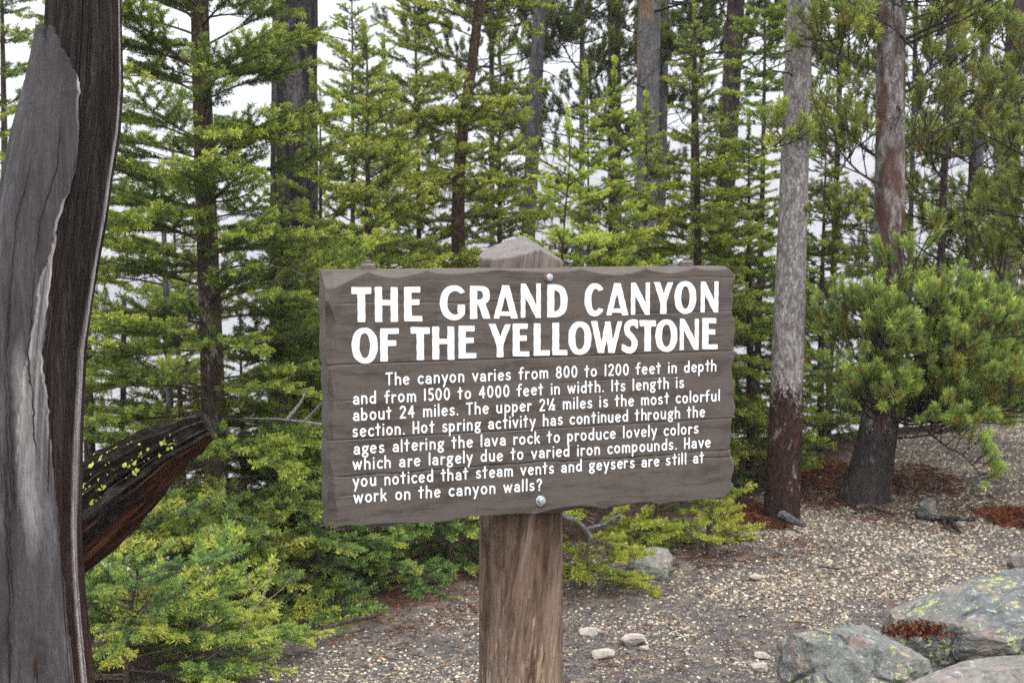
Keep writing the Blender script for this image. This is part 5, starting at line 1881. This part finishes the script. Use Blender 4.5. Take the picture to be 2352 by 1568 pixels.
# low firs and boughs near the ground
LF = [('bluish green low fir at the foot of the split dead trunk', 4.75, 290, 1560, 0.62, 30, M_BFIR, 201, 0.0, 0.46),
      ('low fir with yellow lit tips beside the gravel at lower left', 5.0, 430, 1500, 0.60, 26, M_BFIR, 202, 0.16, 0.34),
      ('low bluish fir under the leaning log', 5.6, 330, 1400, 0.56, 26, M_BFIR, 203, 0.02, 0.50),
      ('low fir around the foot of the tall mossy fir', 5.7, 520, 1400, 0.58, 26, M_BFIR, 204, 0.02, 0.48),
      ('low fir behind the gravel edge below the lower left corner of the sign', 6.0, 720, 1330, 0.62, 30, M_BFIR, 205, -0.03, 0.52),
      ('low dark fir under the sign, left of the post', 6.4, 880, 1290, 0.60, 30, M_BFIR, 206, -0.03, 0.60),
      ('low fir just left of the post beneath the sign', 6.5, 1030, 1280, 0.46, 22, M_BFIR, 207, -0.02, 0.55),
      ('yellow green low fir just right of the post', 6.1, 1340, 1290, 0.42, 20, M_YFIR, 208, 0.12, 0.36),
      ('low fir behind the grey rock right of the post', 6.9, 1500, 1210, 0.46, 24, M_YFIR, 209, 0.08, 0.42),
      ('small bright fir bough clump under the right end of the sign', 6.8, 1625, 1205, 0.34, 22, M_YFIR, 210, 0.16, 0.34),
      ('shaded low fir behind the sign, between it and the lodgepole trunk', 8.2, 1700, 1150, 0.5, 24, M_FIR, 211, -0.1, 0.65),
      ('low fir against the pale canyon right of the black footed trunk', 10.3, 2180, 1010, 0.6, 26, M_FIR, 213, -0.02, 0.6),
      ('low yellow green fir at the right edge behind the gravel slope', 10.6, 2320, 990, 0.65, 28, M_YFIR, 214, -0.05, 0.7),
      ('low fir just behind the black footed trunk', 10.0, 2040, 1030, 0.55, 24, M_FIR, 215, -0.05, 0.6),
      ('low fir between the two lodgepole trunks at ground level', 9.4, 1890, 1080, 0.5, 22, M_FIR, 212, -0.04, 0.5)]
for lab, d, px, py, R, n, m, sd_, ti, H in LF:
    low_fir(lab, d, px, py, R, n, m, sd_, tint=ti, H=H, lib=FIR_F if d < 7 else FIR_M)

# ------------------------------------------------------------------ rocks
def rock_mat(name, base, lich=0.5, warm=0.0):
    m, nt, b = new_mat(name, 0.85, 0.2)
    n = N(nt)
    g = n.noise(17, 8, 0.78)
    c = n.ramp(g, [(0.34, tuple(x * 0.42 for x in base)), (0.5, base), (0.72, tuple(min(0.7, x * 1.7) for x in base))])
    c = n.mix(n.ramp(n.noise(5, 4, 0.6), [(0.45, 0), (0.62, 0.7)]), c, (0.19, 0.185, 0.16))
    c = n.mix(n.ramp(n.noise(9, 4, 0.65, n.map((1, 1, 1), (0.5, 0.2, 0))), [(0.54, 0), (0.62, 0.8)]), c, (0.30, 0.235, 0.215))
    c = n.mix(n.ramp(n.noise(22, 6, 0.75), [(0.57, 0), (0.63, 0.9)]), c, (0.40, 0.41, 0.40))
    ln = n.math('ADD', n.noise(44, 4, 0.65), n.math('MULTIPLY', n.noise(7.5, 2, 0.5, n.map((1, 1, 1), (0, 0.7, 0.3))), 0.55))
    c = n.mix(n.ramp(ln, [(0.915 - 0.08 * lich, 0), (0.94 - 0.08 * lich, 0.8)]), c, (0.40, 0.43, 0.19))
    n.link(c, b.inputs['Base Color'])
    n.link(n.bump(g, 0.02, 0.8), b.inputs['Normal'])
    return m


M_ROCK = rock_mat('grey_green_rock', (0.165, 0.175, 0.165), 0.0)
M_ROCKL = rock_mat('lichen_covered_rock', (0.145, 0.15, 0.155), 0.6)
M_SLAB = rock_mat('pinkish_slab', (0.215, 0.20, 0.185), -0.2)


def rock_mesh(seed, size, res=40, cuts=13, amp=0.07, fine=0.055, cutd=(0.66, 0.95)):
    """rounded cube cut by planes, then roughened"""
    rg = np.random.default_rng(seed)
    k = np.linspace(-1, 1, res)
    Vs, Fs, n = [], [], 0
    for ax in range(3):
        for sg in (-1, 1):
            a, b = np.meshgrid(k, k)
            q = np.zeros((res * res, 3))
            q[:, ax] = sg
            q[:, (ax + 1) % 3] = a.ravel() * sg
            q[:, (ax + 2) % 3] = b.ravel()
            Vs.append(q)
            i = (np.arange(res - 1)[:, None] * res + np.arange(res - 1)[None]).reshape(-1)
            Fs.append(np.stack([i, i + 1, i + res + 1, i + res], 1) + n)
            n += res * res
    V = np.concatenate(Vs)
    V = V / np.linalg.norm(V, axis=1)[:, None] ** 0.5
    for c in range(cuts):
        d = rg.normal(size=3)
        d /= np.linalg.norm(d)
        h = rg.uniform(*cutd)
        e = np.maximum(0, V @ d - h)
        V = V - d * (e * 0.93)[:, None]
    nn = V / np.linalg.norm(V, axis=1)[:, None]
    crk = np.abs(fbm(V * 1.3 + seed * 3.1, 3) - 0.5)
    V = V - nn * (0.06 * sstep(0.035, 0.0, crk))[:, None]
    V = V + nn * (amp * 2 * (fbm(V * 1.6 + seed, 4) - 0.5) + fine * 2 * (fbm(V * 6 + seed, 6, 0.65) - 0.5))[:, None]
    return V * np.asarray(size), np.concatenate(Fs)


def rock(label, name, px, py, d, size, mat, seed, rz=0.0, tilt=(0, 0), sink=0.4, cat='rock', group=None, **kw):
    V, Fq = rock_mesh(seed, size, **kw)
    V = xform(V, (0, 0, 0), rz, tilt[0], tilt[1])
    A = at(px, py, d)
    z = float(hill_z(np.array([A[0]]), np.array([A[1]]))[0])
    V[:, 2] -= V[:, 2].min() * (1 - sink)
    ob = make_mesh(name, V, [(Fq, 0)], mat, smooth=False)
    ob.location = (A[0], A[1], z)
    return tag(ob, label, cat, group)


rock('broad grey green boulder with a flat top, nearest the camera at lower right', 'boulder', 1965, 1540, 4.55, (0.27, 0.22, 0.22), M_ROCK, 3, rz=0.25, tilt=(0.0, -0.14), sink=0.60, res=130, cuts=16, amp=0.045, cutd=(0.66, 0.92))
rock('large boulder crusted with yellow green lichen at the right edge', 'boulder', 2365, 1440, 5.0, (0.55, 0.36, 0.25), M_ROCKL, 12, rz=-0.1, tilt=(0.33, 0.06), sink=0.60, res=150, cuts=18, amp=0.05, cutd=(0.64, 0.95))
rock('pinkish sloping rock slab at the bottom right corner', 'rock_slab', 2275, 1550, 4.42, (0.56, 0.28, 0.14), M_SLAB, 21, rz=0.1, tilt=(0.06, -0.16), sink=0.50, res=130, cutd=(0.6, 0.9), fine=0.02)
rock('grey angular rock lying beside the low firs right of the post', 'rock', 1490, 1290, 6.3, (0.13, 0.10, 0.085), M_ROCK, 33, rz=0.3, sink=0.35, res=36)
rock('small greenish stone on the bare soil near the black footed trunk', 'stone', 2133, 1145, 7.4, (0.055, 0.045, 0.05), M_ROCK, 41, sink=0.3, res=20, cat='stone')
rock('pale pinkish stone half behind the lichen boulder', 'stone', 2345, 1272, 6.3, (0.07, 0.06, 0.05), M_SLAB, 47, sink=0.3, res=20, cat='stone')
M_PALE = rock_mat('pale_stone', (0.48, 0.44, 0.38), -2)
for px, py, sz, lab in ((1385, 1492, 0.038, 'rounded pinkish white stone in the dark gravel right of the post'), (1480, 1478, 0.018, 'small pink stone close to the pale crumbled patch'),
                        (1352, 1443, 0.036, 'flat cream stone nearest to the post on its right'), (1452, 1462, 0.045, 'flat crumbled cream stone in the middle of the right gravel'),
                        (1735, 1326, 0.030, 'white stone in the gravel in front of the lodgepole trunks'), (1280 + 470, 1500, 0.026, 'cream stone just left of the flat topped boulder'),
                        (1742, 1530, 0.032, 'pale stone at the bottom edge left of the flat topped boulder')):
    d = 1.60 / ((py - 539) / F_PX)
    rock(lab, 'stone', px, py, d, (sz * 1.2, sz, sz * 0.55), M_PALE, int(px), sink=0.35, res=14, cat='stone')

# ------------------------------------------------------------------ roots, bark, dry plants, needle litter
def snagwood(label, name, pts, r0, r1, mat, seed, cat, branches=()):
    P = np.array([at(x, y, d) for x, y, d in pts])
    base = P[0].copy()
    mb = MB()
    k = np.linspace(0, len(P) - 1, 26)

    def seg(P, r0, r1):
        k = np.linspace(0, len(P) - 1, 24)
        Q = np.stack([np.interp(k, np.arange(len(P)), P[:, c]) for c in range(3)], 1)
        ns = 10
        th = np.linspace(0, 2 * pi, ns, endpoint=False)
        X = np.stack(np.broadcast_arrays(np.cos(th)[None] * 2 + seed, np.sin(th)[None] * 2, k[:, None] * 2), -1).reshape(-1, 3)
        nz = 1 + 0.8 * (fbm(X, 3).reshape(len(k), ns) - 0.5)
        V, f = tube(Q, np.linspace(r0, r1, len(k)), ns, nz)
        mb.add(V - base, f)
    seg(P, r0, r1)
    for b in branches:
        seg(np.array([at(x, y, d) for x, y, d in b]), r1 * 1.3, r1 * 0.6)
    ob = mb.build(name, mat)
    ob.location = base
    return tag(ob, label, cat)


dg = lambda py: 1.56 / ((py - 539) / F_PX)
snagwood('dark forked root sticking out of the gravel right of the black footed trunk', 'root', [(2105, 1180, dg(1185)), (2140, 1188, dg(1192)), (2180, 1190, dg(1194)), (2240, 1192, dg(1196))], 0.020, 0.012, M_BLACK, 3, 'root',
         [[(2175, 1190, dg(1196)), (2190, 1205, dg(1206)), (2205, 1222, dg(1218))], [(2165, 1190, dg(1196)), (2172, 1212, dg(1212))]])
snagwood('short broken piece of grey bark lying before the nearer lodgepole trunk', 'bark_piece', [(1795, 1182, dg(1190)), (1822, 1196, dg(1198)), (1848, 1206, dg(1207))], 0.028, 0.014, M_GREYPOLE, 5, 'bark')
snagwood('thin grey root curling out of the soil at the foot of the black footed trunk', 'root', [(1965, 1165, dg(1172)), (2000, 1162, dg(1170)), (2030, 1172, dg(1178)), (2055, 1182, dg(1186))], 0.016, 0.008, M_DKRED, 7, 'root',
         [[(1995, 1162, dg(1170)), (2008, 1148, dg(1168))]])
snagwood('thin dry twig lying on the open gravel in front of the lodgepole trunks', 'twig', [(1600, 1300, dg(1303)), (1640, 1296, dg(1300)), (1690, 1303, dg(1305))], 0.006, 0.003, M_DKRED, 15, 'twig')
snagwood('thin dark twig lying on the gravel above the flat topped boulder', 'twig', [(1880, 1300, dg(1303)), (1925, 1306, dg(1309)), (1960, 1300, dg(1303))], 0.006, 0.003, M_BLACK, 17, 'twig')
snagwood('brown fallen branch lying along the upper edge of the gravel below the left firs', 'fallen_branch', [(740, 1445, dg(1447)), (800, 1424, dg(1427)), (850, 1416, dg(1419)), (880, 1404, dg(1408))], 0.011, 0.005, M_DKRED, 19, 'branch')
snagwood('long bare grey branch reaching across the low firs at lower left', 'fallen_branch', [(420, 1545, 4.9), (500, 1500, 4.9), (560, 1440, 4.95), (610, 1360, 5.0), (625, 1290, 5.05)], 0.0055, 0.002, M_DEAD, 9, 'branch',
         [[(560, 1440, 4.95), (548, 1400, 4.93), (565, 1370, 4.93)], [(600, 1385, 5.0), (570, 1330, 5.0), (560, 1290, 5.0)], [(595, 1395, 5.0), (650, 1350, 5.0), (668, 1325, 5.0)]])
snagwood('pale dead branch poking from the firs at the left edge of the sign', 'fallen_branch', [(560, 960, 5.9), (640, 962, 5.7), (700, 968, 5.5), (760, 978, 5.3)], 0.003, 0.006, M_DEAD, 11, 'branch',
         [[(700, 968, 5.5), (735, 930, 5.45), (760, 905, 5.4)], [(660, 964, 5.6), (690, 925, 5.6), (705, 895, 5.6)]])
snagwood('crooked grey branch on the ground beneath the sign, right of the post', 'fallen_branch', [(1285, 1180, 5.9), (1330, 1200, 5.8), (1352, 1222, 5.75), (1360, 1240, 5.7)], 0.012, 0.007, M_GREYPOLE, 13, 'branch',
         [[(1345, 1215, 5.8), (1385, 1205, 5.8), (1425, 1180, 5.9)]])


def litter_mat():
    m, nt, b = new_mat('rust_coloured_needles', 0.8, 0.15)
    n = N(nt)
    n.link(n.ramp(n.attr(), [(0, (0.035, 0.014, 0.010)), (0.5, (0.105, 0.034, 0.018)), (1, (0.22, 0.085, 0.042))]), b.inputs['Base Color'])
    return m


M_LITTER = litter_mat()


def litter(name, cx, cy, rx, ry, n, seed, mound=0.04, ln=0.05, clip=None):
    rg = np.random.default_rng(seed)
    a, q = rg.random(n) * 2 * pi, np.sqrt(rg.random(n))
    q = q * (0.75 + 0.4 * np.sin(a * 3 + seed) * 0.4 + 0.2 * rg.random(n))
    x, y = cx + rx * q * np.cos(a), cy + ry * q * np.sin(a)
    z = hill_z(x, y) + mound * (1 - np.minimum(1, q) ** 2) * rg.random(n) + 0.004
    yaw, pit = rg.random(n) * 2 * pi, rg.normal(0, 0.25, n)
    d = np.stack([np.cos(yaw) * np.cos(pit), np.sin(yaw) * np.cos(pit), np.sin(pit)], 1)
    w = np.cross(d, rg.normal(size=(n, 3)))
    w *= (0.0016 / np.linalg.norm(w, axis=1))[:, None]
    l = ln * rg.uniform(.6, 1.2, n)[:, None] / 2
    p = np.stack([x, y, z], 1)
    V = np.stack([p - d * l - w, p - d * l + w, p + d * l + w, p + d * l - w], 1).reshape(-1, 3)
    return tag(make_mesh(name, V, [(np.arange(n * 4).reshape(-1, 4), 0)], M_LITTER, tint=np.repeat(rg.random(n), 4)), kind='stuff')


def lit_at(px, py, rx, ry, n, seed, **k):
    d = dg(py)
    A = at(px, py, d)
    litter('needle_litter', A[0], A[1], rx, ry, n, seed, **k)


lit_at(2325, 1192, 0.20, 0.22, 2600, 1)
lit_at(1905, 1110, 0.42, 0.75, 4500, 2, mound=0.10)
lit_at(1730, 1165, 0.22, 0.5, 2400, 3)
lit_at(2105, 1120, 0.30, 0.5, 1100, 4)
lit_at(2120, 1170, 0.6, 0.5, 900, 6, mound=0.01)
lit_at(1500, 1240, 1.0, 0.5, 1200, 7, mound=0.01)
lit_at(1650, 1350, 1.6, 1.3, 700, 10, mound=0.004)
lit_at(1100, 1500, 1.2, 0.7, 350, 11, mound=0.004)
lit_at(850, 1380, 0.8, 0.5, 700, 8, mound=0.01)
lit_at(1150, 1330, 0.6, 0.4, 400, 9, mound=0.01)


def dry_plant(label, px, py, d, z, r, n, seed):
    rg = np.random.default_rng(seed)
    A = at(px, py, d)
    mb = MB()
    p0 = np.zeros((n, 3))
    p0[:, :2] = rg.normal(0, r * 0.5, (n, 2)) * [1.5, 0.7]
    dirv = rg.normal(size=(n, 3)) * [1, 1, 0.5] + [0, 0, 0.5]
    dirv /= np.linalg.norm(dirv, axis=1)[:, None]
    p1 = p0 + dirv * r * rg.uniform(0.3, 0.8, n)[:, None]
    V, f = prisms(p0, p1, np.full(n, .0016), np.full(n, .001), 3)
    mb.add(V, f, 0, np.repeat(rg.random(n) * 0.4, 6))
    V, f, t = needles(rg, p0, p1, rg.random(n), 700, 0.012, 0.006, (0.5, 1.3), 0.4)
    mb.add(V, f, 0, t)
    ob = mb.build('dry_plant', M_LITTER)
    ob.location = (A[0], A[1], A[2])
    return tag(ob, label, 'dry plant')


dry_plant('tuft of dried reddish brown plant growing between the two boulders', 2105, 1452, 4.75, 0, 0.055, 160, 3)

# ------------------------------------------------------------------ haze over the canyon
hz = bpy.data.materials.new('haze_air')
hz.use_nodes = True
hz.node_tree.nodes.clear()
ho = hz.node_tree.nodes.new('ShaderNodeOutputMaterial')
hv = hz.node_tree.nodes.new('ShaderNodeVolumePrincipled')
hv.inputs['Color'].default_value = (0.93, 0.95, 1.0, 1)
hv.inputs['Density'].default_value = 0.0010
hz.node_tree.links.new(hv.outputs[0], ho.inputs['Volume'])
HB = np.array([[x, y, z] for z in (-190, 75) for x, y in ((-1000, -60), (1000, -60), (1000, 1600), (-1000, 1600))], float)
tag(make_mesh('haze', HB, [([[3, 2, 1, 0], [4, 5, 6, 7], [0, 1, 5, 4], [1, 2, 6, 5], [2, 3, 7, 6], [3, 0, 4, 7]], 0)], hz), kind='stuff')
